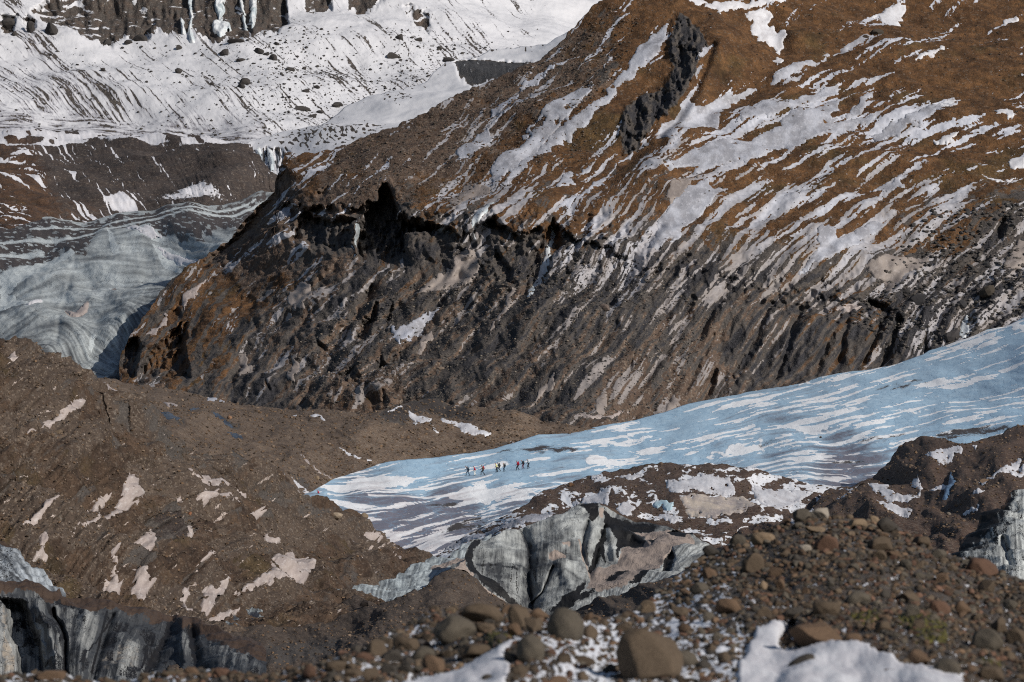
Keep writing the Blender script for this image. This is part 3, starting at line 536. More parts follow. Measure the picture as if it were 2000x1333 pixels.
# ================= gravel ridge between mountain and blue ice
mfl = flow(140, 1200, 720, 1020, [(300, 800, -35), (500, 850, -32), (700, 870, -30), (900, 850, -15), (450, 930, -35), (1050, 840, -12)], 26, 1, 73)
def ridge_mask(X, Y, s):
    n = fbm(X / 60, Y / 14, 4, 3)
    dk = .12 + .3 * (mfl(X, Y) - .5) + .9 * poly(X, Y, [(740, 812), (760, 795), (830, 775), (900, 790), (930, 815), (880, 812), (830, 800), (790, 830), (750, 830)], 6, 5, 4) + .6 * stroke(X, Y, [(228, 812), (262, 856)], 6) + .5 * stroke(X, Y, [(285, 792), (320, 815), (350, 838)], 7) + .5 * stroke(X, Y, [(410, 818), (462, 842)], 5) + .45 * stroke(X, Y, [(178, 745), (205, 770)], 6) + .35 * stroke(X, Y, [(455, 890), (520, 915), (600, 948)], 8)  # last stroke puts the shading of the trough by the hill into the colour
    sn = .05 + .5 * poly(X, Y, [(560, 950), (600, 958), (650, 945), (700, 915), (690, 940), (640, 975), (590, 975)], 6, 5, 3) + .22 * ss(.25, .5, n)
    return [sn, .1, dk + .15 * n, .7]
m_grav = terrain_mat("gravel_moraine", .085, (.145, .103, .073), (.112, .08, .058), speck=1.0, peb=3.6, dark=(.03, .025, .023), dusty=(.42, .36, .33))
mid = Layer("gravel_ridge", 150, 1190, [(150, 735), (180, 738), (270, 748), (330, 760), (400, 778), (500, 792), (600, 803), (700, 802), (760, 796), (830, 776), (870, 782), (900, 790), (1000, 803), (1080, 822), (1130, 838), (1190, 850)], [(150, 900), (400, 1000), (600, 1010), (700, 980), (900, 940), (1130, 880), (1190, 870)],
            [(170, 740, 640), (270, 750, 660), (500, 795, 640), (800, 790, 640), (1000, 805, 625), (1130, 840, 630), (200, 850, 420), (400, 900, 430), (600, 965, 445), (640, 942, 485), (700, 920, 520), (800, 902, 555), (900, 889, 578), (1000, 872, 602), (450, 850, 530), (700, 850, 560)],
            rough_img([(160, 1.5), (70, .7), (30, .3), (14, .13), (7, .07), (4, .05)], 180),
            lambda X, Y, P: 1.6 * (mfl(X, Y) - .5) + 2.6 * stroke(X, Y, [(285, 792), (320, 815), (350, 838)], 9) + 2 * stroke(X, Y, [(228, 812), (262, 856)], 7) + 2 * stroke(X, Y, [(410, 818), (462, 842)], 6) + 2.5 * stroke(X, Y, [(770, 812), (810, 822)], 12) - 2 * stroke(X, Y, [(740, 805), (830, 782), (920, 805)], 16),
            ridge_mask, m_grav, seed=7, rough=2.5, back=(5, 30, 12))

# ================= blue glacier
IF = [(700, 950, 14), (900, 950, 12), (800, 1010, 14), (650, 1000, -20), (1100, 900, 6), (1300, 860, 10), (1500, 800, 14), (1700, 740, 18), (1900, 700, 20), (1900, 800, 8), (1500, 880, 8), (1600, 930, 2), (1300, 930, 4), (850, 1060, 20), (1400, 790, 18), (1180, 940, 12)]
g1 = flow(560, 2160, 560, 1140, IF, 20, 0, 41, wb=.08); g2 = flow(560, 2160, 560, 1140, IF, 36, 1, 42, wb=.08); g3 = flow(560, 2160, 560, 1140, IF, 40, 4, 43, wb=.1)
def ice_mask(X, Y, s):
    S1 = rank(.5 * g1(X, Y) + .42 * g2(X, Y) + .05 * g3(X, Y) + .13 * fbm((X + 3 * Y) / 26, Y / 6, 3, 12, .65))
    d = idw([(1000, 910, .04), (1100, 880, .05), (800, 910, .12), (700, 930, .55), (760, 945, .6), (900, 965, .5), (1000, 970, .45), (1100, 960, .4), (1200, 900, .28), (1300, 860, .16), (1400, 800, .36), (1500, 780, .36), (1400, 830, .3), (1600, 760, .34), (1700, 730, .3), (1300, 820, .12), (1580, 830, .45), (1700, 800, .25), (1800, 750, .25), (1950, 650, .25), (1900, 720, .25), (1800, 840, .3), (1950, 780, .3), (1500, 880, .3), (1600, 880, .4), (1620, 920, .4), (1400, 890, .3), (1300, 900, .2),
             (680, 980, .45), (750, 1000, .3), (850, 1000, .2), (900, 1010, .35), (700, 1020, .5), (780, 1050, .45), (1000, 1010, .7), (1100, 940, .35), (850, 1050, .5)], X, Y, 3.2)
    snow = .5 + (d * .9 - .02 - S1) * 3.0
    for i, q in enumerate([[(1545, 850), (1560, 838), (1600, 832), (1640, 822), (1652, 814), (1640, 832), (1600, 846), (1570, 852)], [(1375, 880), (1450, 872), (1500, 868), (1490, 880), (1420, 890), (1370, 888)], [(1170, 862), (1240, 858), (1275, 845), (1270, 858), (1240, 868), (1180, 870)],
                           [(1150, 885), (1190, 892), (1230, 893), (1250, 905), (1200, 912), (1140, 905)], [(1860, 690), (1900, 672), (1930, 655), (1925, 668), (1890, 690)], [(1555, 745), (1620, 735), (1660, 735), (1600, 752), (1545, 755)], [(1970, 640), (2020, 620), (2020, 650), (1980, 652)],
                           [(640, 958), (700, 930), (790, 925), (850, 930), (780, 955), (680, 975)], [(900, 950), (960, 945), (1060, 965), (1150, 948), (1080, 975), (950, 985), (860, 970)], [(1720, 800), (1800, 798), (1870, 792), (1800, 806), (1740, 810)]]):
        snow = np.maximum(snow, poly(X, Y, q, 7, 9, i, 20) * 1.1 - .1 - .35 * g1(X, Y))
    w = np.maximum(stroke(X, Y, [(640, 962), (750, 958), (860, 950), (960, 925)], 2.5), stroke(X, Y, [(720, 975), (900, 965), (1060, 958), (1130, 940)], 2.5))
    snow = np.maximum(snow, w * .9)
    dirt = np.zeros(X.shape)
    for i, q in enumerate([[(965, 881), (1000, 872), (1060, 870), (1130, 873), (1145, 881), (1060, 885), (990, 886)], [(1820, 848), (1880, 836), (1960, 826), (1985, 840), (1900, 858), (1840, 862)], [(1605, 902), (1660, 892), (1730, 888), (1700, 900), (1630, 906)], [(830, 985), (880, 975), (905, 980), (880, 990), (840, 995)], [(1650, 862), (1740, 850), (1800, 848), (1700, 864)], [(1480, 872), (1520, 866), (1530, 870), (1490, 878)], [(1700, 760), (1800, 745), (1820, 750), (1720, 768)], [(1000, 835), (1010, 832), (1012, 838)]]):
        dirt = np.maximum(dirt, poly(X, Y, q, 8, 6, i, 22) * (.95 - .55 * g1(X, Y)))
    dirt = np.maximum(dirt, .75 * poly(X, Y, [(860, 1030), (930, 1000), (980, 1010), (940, 1030), (880, 1050)], 12, 10, 3) * (1.2 - g1(X, Y)))
    dust = idw([(1000, 910, 0), (1300, 850, 0), (1700, 760, 0), (1900, 700, 0), (800, 930, .1), (700, 980, .75), (800, 1000, .95), (900, 1000, .9), (1000, 985, .7), (750, 1040, .9), (850, 1060, .9), (1100, 960, .5), (650, 965, .4), (1550, 905, .5), (1640, 910, .9), (1450, 885, .4), (1900, 840, .35), (1300, 920, .1), (1580, 845, .4), (950, 950, .3)], X, Y) + .3 * (g2(X, Y) - .5) + .45 * (g1(X, Y) - .5)
    return [snow, dirt, .25 + .5 * g2(X, Y), dust]
gla_top = [(560, 975), (610, 962), (650, 938), (700, 915), (740, 903), (800, 895), (850, 890), (930, 878), (1000, 866), (1050, 852), (1130, 842), (1180, 832), (1300, 806), (1350, 792), (1420, 775), (1500, 757), (1560, 742), (1640, 730), (1750, 712), (1800, 697), (1850, 668), (1900, 652), (1960, 640), (2000, 622), (2170, 570)]
gla = Layer("glacier", 560, 2170, gla_top, [(560, 1000), (800, 1140), (950, 1140), (1100, 1060), (1600, 1020), (2170, 960)],
            [(610, 962, 430), (650, 940, 470), (700, 1010, 384), (850, 1080, 340), (920, 915, 500), (930, 880, 556), (1130, 843, 625), (1300, 806, 680), (1250, 880, 540), (1500, 757, 722), (1500, 850, 560), (1500, 930, 440), (1800, 697, 742), (1800, 800, 560), (1700, 930, 410), (2000, 622, 752), (2000, 835, 465), (1000, 1000, 392), (2150, 570, 780), (800, 896, 520)],
            rough_img([(300, 1.0), (120, .5), (50, .2), (20, .05), (8, .02)], 200, .35), lambda X, Y, P: -.5 * (g3(X, Y) - .5) - .22 * (g2(X, Y) - .5) - .08 * (g1(X, Y) - .5), ice_mask, ice_mat("blue_ice", .09), seed=8, rough=.8, back=(5, 30, 7))

# ================= brown ridge with snow behind the ice wall
def br_mask(X, Y, s):
    n = fbm(X / 34, Y / 16, 4, 5); n2 = fbm(X / 9, Y / 4, 3, 6)
    d = idw([(1300, 920, .2), (1400, 920, .3), (1400, 950, .5), (1500, 940, .6), (1550, 960, .65), (1500, 980, .6), (1250, 960, .35), (1200, 930, .3), (1050, 970, .25), (950, 1020, .55), (870, 1060, .6), (1100, 990, .35), (1300, 1010, .45), (1350, 1030, .3), (1450, 1010, .15), (900, 1080, .6), (1580, 970, .5)], X, Y)
    return [.5 + (d - .56 - n * .7 - n2 * .35) * 1.5, .15, .1 + .1 * n, .25]
m_br = terrain_mat("brown_moraine", .055, (.095, .058, .042), (.07, .045, .034), speck=.8, peb=3.6, dark=(.03, .022, .02))
brd = Layer("brown_ridge", 800, 1760, [(800, 1092), (850, 1078), (900, 1045), (950, 1020), (1000, 996), (1050, 972), (1100, 948), (1150, 930), (1210, 915), (1300, 907), (1400, 909), (1460, 917), (1540, 932), (1600, 945), (1680, 960), (1760, 990)], [(800, 1150), (1000, 1120), (1400, 1120), (1760, 1100)],
            [(820, 1090, 305), (900, 1050, 320), (1100, 950, 350), (1300, 908, 370), (1500, 925, 375), (1600, 945, 368), (1750, 990, 330), (1000, 1060, 290), (1200, 1020, 292), (1400, 1000, 300), (1550, 1010, 300), (1400, 1100, 268), (1000, 1120, 275), (1700, 1080, 272)],
            rough_img([(130, .8), (60, .35), (26, .13), (12, .06), (6, .035)], 220), lambda X, Y, P: 2.0 * poly(X, Y, [(1328, 978), (1349, 968), (1405, 964), (1447, 968), (1475, 996), (1391, 1010), (1332, 989)], 12, 4, 3), br_mask, m_br, seed=9, rough=3, back=(5, 14, 5))

# ================= right hand hummocks
def hum_mask(X, Y, s):
    n = fbm(X / 30, Y / 16, 4, 5)
    wet = .9 * poly(X, Y, [(1855, 905), (1865, 940), (1845, 968), (1832, 972), (1850, 935)], 4, 4, 3)
    return [.12 + .25 * ss(.2, .5, n), .1, .15 + .15 * n, .3]
m_hum = terrain_mat("dark_brown_moraine", .05, (.088, .052, .036), (.062, .039, .029), speck=.75, peb=3.6, dark=(.03, .022, .02))
hum = Layer("moraine_hummocks", 1380, 2200, [(1380, 1085), (1430, 1060), (1470, 1035), (1530, 1005), (1575, 975), (1610, 948), (1650, 938), (1690, 932), (1730, 912), (1760, 885), (1800, 870), (1850, 860), (1900, 852), (1960, 842), (2000, 832), (2200, 800)], [(1380, 1140), (1600, 1160), (2200, 1200)],
            [(1400, 1080, 244), (1530, 1005, 266), (1620, 946, 340), (1700, 930, 360), (1800, 870, 400), (2000, 832, 425), (2200, 800, 440), (1600, 1040, 230), (1800, 1000, 240), (2000, 940, 270), (2000, 1050, 190), (1700, 1130, 180), (2100, 1150, 160), (1850, 930, 300)],
            rough_img([(140, 1.8), (64, .7), (28, .25), (13, .09), (6, .04)], 240), lambda X, Y, P: -1.2 * stroke(X, Y, [(1690, 935), (1760, 900), (1900, 860)], 22) + 1.6 * stroke(X, Y, [(1700, 960), (1770, 975), (1860, 930)], 18) + 1.5 * stroke(X, Y, [(1560, 1010), (1600, 975)], 12), hum_mask, m_hum, seed=10, rough=3, back=(5, 14, 6))

# ================= left moraine hill
hf = flow(-260, 900, 580, 1300, [(0, 750, 25), (100, 900, 35), (250, 800, -50), (400, 900, -33), (550, 980, -33), (700, 1060, -36), (300, 1000, 15), (500, 1100, 20), (200, 1150, 60), (400, 1150, 50), (100, 1050, 38), (650, 1100, -20)], 26, 2, 71)
hf1 = flow(-260, 900, 580, 1300, [(0, 750, 25), (100, 900, 35), (250, 800, -50), (400, 900, -33), (550, 980, -33), (700, 1060, -36), (300, 1000, 15), (500, 1100, 20), (200, 1150, 60), (400, 1150, 50), (100, 1050, 38), (650, 1100, -20)], 20, 0, 72)
def hill_mask(X, Y, s):
    n = fbm(X / 50, Y / 22, 4, 5)
    dk = .1 + .2 * n + .7 * poly(X, Y, [(300, 1008), (325, 1002), (365, 1010), (390, 1030), (345, 1058), (320, 1062), (300, 1080), (280, 1050), (245, 1062), (270, 1045), (300, 1030)], 8, 8, 3) + .5 * stroke(X, Y, [(250, 1095), (275, 1110), (300, 1100)], 8) + .3 * stroke(X, Y, [(330, 1000), (450, 1010)], 10) + .35 * stroke(X, Y, [(0, 950), (60, 920)], 14)
    sn = .1 + .42 * ss(.42, .75, fbm(X / 22, Y / 9, 3, 15))
    gr = poly(X, Y, [(180, 745), (330, 830), (560, 950), (700, 1040), (620, 1010), (420, 920), (330, 900), (200, 800)], 18, 10, 4)
    rd = .5 + .9 * fbm(X / 150, Y / 90, 3, 33) + .25 * fbm(X / 30, Y / 18, 3, 34) - .6 * gr
    return [sn, rd + .3 * (hf1(X, Y) - .5), dk + .3 * gr + .16 * fbm(X / 120, Y / 50, 3, 35) + .35 * (hf(X, Y) - .5) + .2 * (hf1(X, Y) - .5), .9]
m_hill = terrain_mat("moraine_gravel", .042, (.090, .067, .051), (.066, .048, .037), moss=((.076, .050, .035), (.052, .035, .026)), speck=.55, peb=3.4, dark=(.026, .02, .018), dusty=(.42, .35, .31))
hill = Layer("moraine_hill", -250, 850, [(-250, 600), (0, 656), (60, 668), (120, 692), (180, 738), (230, 775), (300, 822), (360, 848), (420, 876), (470, 900), (530, 930), (580, 954), (620, 974), (660, 1000), (700, 1030), (740, 1052), (780, 1070), (810, 1082), (850, 1105)], [(-250, 1290), (400, 1290), (700, 1240), (850, 1180)],
             [(-250, 600, 220), (0, 656, 226), (180, 738, 235), (400, 865, 246), (620, 974, 272), (800, 1080, 298), (0, 1100, 188), (200, 1000, 204), (400, 1190, 200), (600, 1150, 226), (700, 1100, 252), (800, 1130, 256), (300, 900, 226), (-200, 1200, 170), (400, 1290, 185), (0, 850, 206)],
             rough_disp([(200, 1.6), (90, .9), (40, .4), (18, .2), (9, .11), (5, .07)], 260),
             lambda X, Y, P: 1.1 * (hf(X, Y) - .5) + .25 * (hf1(X, Y) - .5) + 1.2 * stroke(X, Y, [(300, 860), (450, 950), (620, 1040)], 16) + 1.2 * stroke(X, Y, [(60, 700), (200, 830), (260, 900)], 18) - 1.2 * stroke(X, Y, [(130, 700), (260, 830), (330, 880)], 16) + 1.8 * poly(X, Y, [(245, 1070), (300, 1010), (380, 1012), (390, 1030), (345, 1058), (300, 1095), (270, 1090)], 12, 6, 3) + 1.0 * stroke(X, Y, [(329, 884), (420, 930), (485, 972)], 8) + .9 * stroke(X, Y, [(260, 1110), (290, 1180)], 14),
             hill_mask, m_hill, seed=11, rough=2, back=(6, 16, 7))
# ================= central dirty ice wall
def Z(pts, x0, y0, s): return [(x0 + a / s, y0 + b / s) for a, b in pts]
def z4(*p): return Z(p, 860, 960, 3.704)
B_BLACK = [z4((1180, 140), (1240, 190), (1340, 190), (1560, 255), (1540, 290), (1400, 290), (1340, 280), (1480, 350), (1470, 400), (1400, 400), (1340, 370), (1300, 390), (1290, 480), (1270, 480), (1280, 330), (1230, 270), (1190, 260), (1190, 200)),
           z4((1170, 280), (1190, 250), (1205, 330), (1180, 380), (1195, 500), (1160, 450), (1120, 540), (1090, 600), (1070, 590), (1100, 480), (1130, 400), (1160, 330)),
           z4((1000, 100), (1050, 88), (1130, 100), (1140, 180), (1100, 210), (1060, 150)),
           z4((180, 480), (200, 420), (250, 350), (300, 330), (280, 370), (230, 430), (220, 500), (260, 560), (340, 640), (500, 770), (640, 850), (600, 855), (440, 770), (300, 690), (200, 580)),
           z4((1050, 640), (960, 720), (880, 790), (800, 880), (870, 880), (1000, 790), (1120, 710), (1000, 740), (1040, 690)),
           z4((1640, 300), (1790, 270), (1820, 320), (1700, 350), (1650, 330)), z4((1600, 560), (1620, 470), (1680, 430), (1690, 480), (1650, 560), (1600, 590)), z4((1510, 370), (1560, 350), (1565, 365), (1530, 400)), z4((1790, 260), (1860, 280), (1950, 320), (1930, 350), (1840, 320)),
           z4((1200, 640), (1290, 590), (1370, 560), (1360, 590), (1260, 650)), z4((1370, 680), (1480, 590), (1560, 540), (1540, 570), (1440, 660))]
B_TAN = [z4((1340, 290), (1400, 280), (1540, 290), (1680, 285), (1820, 320), (1840, 380), (1700, 420), (1600, 500), (1480, 620), (1340, 700), (1150, 720), (1060, 700), (1090, 600), (1130, 540), (1280, 510), (1310, 450), (1300, 390), (1380, 370), (1490, 370), (1480, 330)),
         z4((60, 600), (110, 560), (170, 495), (185, 560), (230, 620), (200, 650), (130, 620)), z4((780, 450), (840, 430), (910, 450), (900, 485), (830, 495), (785, 480)), z4((1140, 140), (1190, 140), (1180, 190), (1150, 190)), z4((880, 375), (940, 375), (930, 405), (890, 400))]
WF = [(1000, 1080, 84), (1000, 1150, 88), (950, 1050, 80), (1100, 1100, 88), (1150, 1150, 80), (1200, 1060, 70), (1300, 1080, 40), (1350, 1060, 15), (1100, 1030, 100), (1250, 1130, 35)]
w1 = flow(880, 1420, 970, 1220, WF, 30, 0, 51, 1.0); w2 = flow(880, 1420, 970, 1220, WF, 50, 2, 52, 1.0)
def wall_mask(X, Y, s):
    bl = 0; tn = 0
    for i, q in enumerate(B_BLACK): bl = np.maximum(bl, poly(X, Y, q, 3, 2.5, i, 9))
    for i, q in enumerate(B_TAN): tn = np.maximum(tn, poly(X, Y, q, 3, 3, i, 10))
    tn = np.maximum(tn, stroke(X, Y, z4((1000, 360), (1040, 500), (1080, 620)), 2.2)); tn = np.maximum(tn, .75 * stroke(X, Y, z4((200, 640), (330, 730), (500, 820), (640, 860)), 2))
    fold = .95 * stroke(X, Y, z4((650, 380), (640, 560), (640, 700), (660, 860)), 4.5) + .6 * stroke(X, Y, z4((570, 260), (620, 360), (650, 460)), 2.5) + .55 * stroke(X, Y, z4((260, 520), (420, 520), (560, 580)), 1.8) + .8 * stroke(X, Y, z4((820, 570), (740, 700), (660, 800)), 1.6) + .5 * stroke(X, Y, z4((840, 620), (900, 580), (990, 620), (1050, 640)), 2) + .6 * stroke(X, Y, z4((1070, 220), (1040, 300), (1030, 400)), 3)
    pale = .40 + .24 * (w2(X, Y) - .5) + .22 * (w1(X, Y) - .5) + .35 * fbm(X / 26, Y / 20, 3, 5)
    pale = pale + idw([(1000, 1040, .25), (960, 1060, .15), (1080, 1010, .2), (1120, 1000, .3), (1060, 1060, -.15), (1100, 1080, -.25), (1060, 1100, -.3), (960, 1120, -.3), (1010, 1150, -.1), (1120, 1120, .1), (1080, 1160, .1), (1160, 1050, .25), (1195, 1070, .1), (1250, 1020, -.4), (1300, 1100, .1), (930, 1100, -.2)], X, Y)
    pale = np.where((tn > .5), pale + .2, pale) - fold * .6
    lr = poly(X, Y, z4((1150, 720), (1340, 690), (1500, 610), (1620, 560), (1700, 430), (1850, 380), (1950, 350), (1950, 420), (1700, 560), (1500, 700), (1200, 840), (900, 900), (1000, 800)), 3, 3, 8)
    pale = np.where(lr > .5, .15 + .9 * w1(X, Y), pale)
    rim = ss(5, 1, Y - crest(wall_top, X)) * (X > 1170)
    return [pale, np.maximum(bl * 1.15, fold * .6) + .06 + .4 * ss(.6, .9, w1(X, Y)) * ss(1075, 1120, Y) * (X < 1080) + .12 * ss(.7, .95, w1(X, Y)) + .3 * poly(X, Y, [(905, 1100), (930, 1050), (975, 1050), (960, 1095)], 14, 6, 2), tn * (1 - bl), rim]
wall_top = [(880, 1105), (905, 1098), (910, 1075), (925, 1052), (938, 1048), (950, 1051), (985, 1040), (992, 1034), (1012, 1031), (1060, 1018), (1080, 1005), (1110, 993), (1135, 985), (1150, 984), (1180, 992), (1240, 1010), (1300, 1028), (1345, 1040), (1385, 1056), (1420, 1075)]
wall_bot = [(880, 1112), (905, 1122), (945, 1155), (1000, 1190), (1060, 1215), (1150, 1215), (1250, 1160), (1330, 1120), (1420, 1084)]
wall = Layer("ice_wall", 880, 1420, wall_top, wall_bot,
             [(890, 1105, 233), (938, 1048, 243), (1060, 1018, 246), (1145, 984, 248), (1300, 1028, 246), (1420, 1075, 238), (1000, 1185, 233), (1070, 1205, 229), (1180, 1180, 228), (1330, 1110, 231), (1060, 1110, 237), (1200, 1090, 239)],
             rough_disp([(90, .5), (40, .2), (18, .08), (8, .035), (4, .015)], 300),
             lambda X, Y, P: 1.3 * stroke(X, Y, z4((600, 300), (650, 430), (640, 560), (640, 700), (660, 860)), 11) - .8 * stroke(X, Y, z4((420, 400), (480, 700)), 26) - .6 * stroke(X, Y, z4((850, 330), (870, 500)), 22) + 1.0 * stroke(X, Y, z4((1190, 250), (1140, 400), (1090, 600)), 6) - 1.2 * stroke(X, Y, z4((1110, 260), (1070, 420)), 9) - 1.2 * stroke(X, Y, z4((1240, 300), (1260, 460)), 9) + .8 * stroke(X, Y, z4((1070, 220), (1030, 400), (1080, 620)), 4)
             - .9 * stroke(X, Y, z4((880, 540), (960, 700)), 14) + .9 * stroke(X, Y, z4((1380, 350), (1470, 400)), 8) + 1.2 * poly(X, Y, B_BLACK[6], 3, 2, 6) + 1.0 * poly(X, Y, B_BLACK[5], 3, 2, 6) + .7 * poly(X, Y, B_BLACK[7], 3, 2, 6) + .8 * stroke(X, Y, z4((820, 570), (740, 700), (660, 800)), 2.5)
             - .08 * (w2(X, Y) - .5) + .8 * poly(X, Y, z4((780, 450), (840, 430), (910, 450), (900, 485), (830, 495), (785, 480)), 8, 2, 3),
             wall_mask, wall_mat("dirty_ice", .043), step=1.5, rowstep=1.5, seed=12, rough=2, back=(5, 8, 5))

# ================= thin ribbon of ice leading to the wall
rf_ = flow(430, 960, 1030, 1250, [(500, 1190, 60), (600, 1180, 75), (700, 1165, 65), (800, 1130, 60), (880, 1090, 40), (930, 1070, 30)], 20, 1, 55, 1.0)
def rib_mask(X, Y, s):
    t = (Y - crest(rib_top, X)) / (crest(rib_bot, X) - crest(rib_top, X))
    pale = .5 + .5 * (rf_(X, Y) - .5) + .4 * fbm(X / 22, Y / 12, 3, 8) + idw([(480, 1200, -.3), (560, 1190, -.2), (650, 1165, .05), (750, 1150, .2), (850, 1110, .3), (800, 1145, .2), (930, 1065, .1)], X, Y)
    dk = .35 * ss(.62, .9, rf_(X, Y)) + .7 * stroke(X, Y, [(880, 1115), (905, 1105)], 5) + .7 * stroke(X, Y, [(500, 1200), (470, 1212)], 9)
    return [pale, dk, poly(X, Y, [(830, 1115), (850, 1104), (880, 1096), (912, 1092), (905, 1100), (870, 1108), (845, 1118)], 3, 2, 4) * .9, 0]
rib_top = [(440, 1206), (459, 1200), (500, 1186), (519, 1180), (557, 1160), (596, 1158), (650, 1155), (703, 1150), (755, 1134), (783, 1118), (825, 1099), (850, 1089), (874, 1089), (909, 1066), (941, 1048), (960, 1044)]
rib_bot = [(440, 1226), (536, 1240), (600, 1226), (670, 1200), (740, 1190), (815, 1172), (860, 1142), (905, 1128), (960, 1130)]
m_rib = wall_mat("ribbon_ice", .04, pale=(.42, .47, .49), black=(.018, .02, .028), speck=.3)
rib = Layer("ice_ribbon", 440, 960, rib_top, rib_bot, [(450, 1203, 206), (557, 1160, 222), (700, 1150, 236), (850, 1089, 252), (941, 1048, 258), (540, 1235, 205), (700, 1195, 220), (860, 1142, 236), (950, 1125, 244)],
            rough_disp([(70, .4), (30, .2), (14, .07), (6, .03)], 320), lambda X, Y, P: -.35 * (rf_(X, Y) - .5) + 1.2 * stroke(X, Y, [(540, 1215), (600, 1195)], 12), rib_mask, m_rib, step=1.5, rowstep=1.5, seed=13, rough=2.5, back=(4, 8, 3))

# ================= brown mound in front of the ice
mound = Layer("gravel_mound", 330, 1700, [(330, 1196), (385, 1212), (430, 1218), (480, 1228), (536, 1234), (575, 1224), (620, 1206), (666, 1186), (700, 1174), (738, 1178), (783, 1166), (815, 1155), (840, 1142), (857, 1132), (885, 1120), (905, 1122), (945, 1152), (1000, 1184), (1040, 1197), (1078, 1203), (1120, 1194), (1180, 1176), (1250, 1148), (1300, 1126), (1350, 1106), (1390, 1090), (1440, 1066), (1500, 1050), (1700, 1040)], [(330, 1420), (1700, 1300)],
              [(330, 1196, 196), (536, 1234, 202), (700, 1176, 218), (885, 1120, 231), (1078, 1203, 226), (1400, 1090, 226), (1700, 1040, 225), (400, 1400, 118), (800, 1400, 115), (1200, 1350, 118), (1600, 1290, 120), (700, 1280, 165), (1100, 1260, 185)],
              rough_img([(150, .7), (60, .3), (26, .12), (12, .06), (6, .035)], 340), lambda X, Y, P: 1.5 * stroke(X, Y, [(690, 1195), (735, 1185)], 9) - .9 * stroke(X, Y, [(400, 1230), (520, 1290), (640, 1310)], 18),
              lambda X, Y, s: [.1 + .6 * poly(X, Y, [(450, 1310), (495, 1308), (500, 1325), (455, 1328)], 4, 4, 3), .05, .2 + .2 * fbm(X / 40, Y / 30, 3, 4) + .4 * stroke(X, Y, [(520, 1290), (640, 1260)], 22), .4], m_hill, seed=14, rough=2, back=(4, 5, 2.5))

# ================= ice cliff in the lower left, with cone behind it
def z5(*p): return Z(p, 0, 1030, 3.846)
c1 = flow(-220, 520, 1100, 1360, [(60, 1180, 100), (100, 1220, 112), (170, 1230, 66), (250, 1230, 62), (300, 1280, 75), (350, 1250, 80), (430, 1270, 60), (0, 1280, 95), (110, 1300, 98)], 36, 0, 61, 1.0)
c2 = flow(-220, 520, 1100, 1360, [(60, 1180, 100), (100, 1220, 112), (170, 1230, 66), (250, 1230, 62), (300, 1280, 75), (350, 1250, 80), (430, 1270, 60), (0, 1280, 95), (110, 1300, 98)], 60, 3, 62, 1.0)
cl_top = [(-220, 1100), (0, 1130), (30, 1129), (53, 1133), (80, 1146), (100, 1158), (116, 1150), (125, 1160), (160, 1166), (196, 1170), (224, 1172), (263, 1184), (298, 1194), (350, 1199), (385, 1212), (420, 1226), (470, 1250), (520, 1272)]
def cl_mask(X, Y, s):
    t = Y - crest(cl_top, X)
    pale = -.02 + .45 * (c1(X, Y) - .5) + .5 * (c2(X, Y) - .5) + .3 * fbm(X / 30, Y / 44, 3, 9)
    pale = pale + idw([(20, 1200, .5), (15, 1290, .5), (95, 1250, .35), (115, 1300, .4), (110, 1200, .2), (160, 1200, .2), (170, 1260, .1), (230, 1200, -.25), (245, 1280, .35), (260, 1310, .35), (300, 1230, -.4), (320, 1290, -.5), (360, 1260, .1), (345, 1210, -.2), (400, 1280, -.15), (440, 1260, .1), (380, 1220, -.4), (200, 1290, -.1), (60, 1160, -.15)], X, Y)
    tan = .45 * poly(X, Y, z5((720, 1060), (760, 960), (880, 870), (960, 830), (1080, 900), (1080, 980), (980, 1100), (740, 1100)), 10, 5, 3) + .55 * poly(X, Y, z5((0, 540), (60, 600), (80, 700), (60, 800), (130, 950), (130, 1110), (0, 1110)), 8, 4, 3) + .4 * poly(X, Y, z5((380, 800), (480, 820), (480, 950), (430, 1080), (370, 950)), 7, 3, 4)
    dk = .24 + .2 * ss(.55, .9, c1(X, Y)) + .35 * ss(.1, .5, fbm(X / 34, Y / 40, 3, 19)) + .85 * np.maximum.reduce([stroke(X, Y, z5((300, 500), (430, 680), (490, 850), (490, 1100)), 2.2), stroke(X, Y, z5((800, 640), (740, 900), (690, 1080)), 1.8), .8 * stroke(X, Y, z5((1300, 660), (1260, 800), (1150, 1000), (1100, 1090)), 7), .8 * stroke(X, Y, z5((1420, 720), (1450, 900), (1490, 1100)), 6), .9 * stroke(X, Y, z5((1480, 720), (1650, 760), (1900, 900)), 8), .7 * stroke(X, Y, z5((430, 560), (600, 560), (820, 560)), 6), stroke(X, Y, z5((350, 700), (420, 800), (410, 900), (440, 1000)), .8), .8 * stroke(X, Y, z5((600, 1000), (680, 900), (780, 780), (860, 660)), 1.5), .8 * stroke(X, Y, z5((1100, 900), (1100, 980), (1040, 1080)), 1.8)])  # black grit, plus darker strokes along the carved clefts
    cap = ss(30, 16, t + 5 * fbm(X / 14, Y / 10, 3, 4)) * np.interp(X, [-200, 0, 60, 110, 130, 200, 260, 300, 400, 520], [.9, .9, .9, 1, 1.2, 1.1, .7, .6, .9, 1.1])
    return [pale, dk, tan, cap]
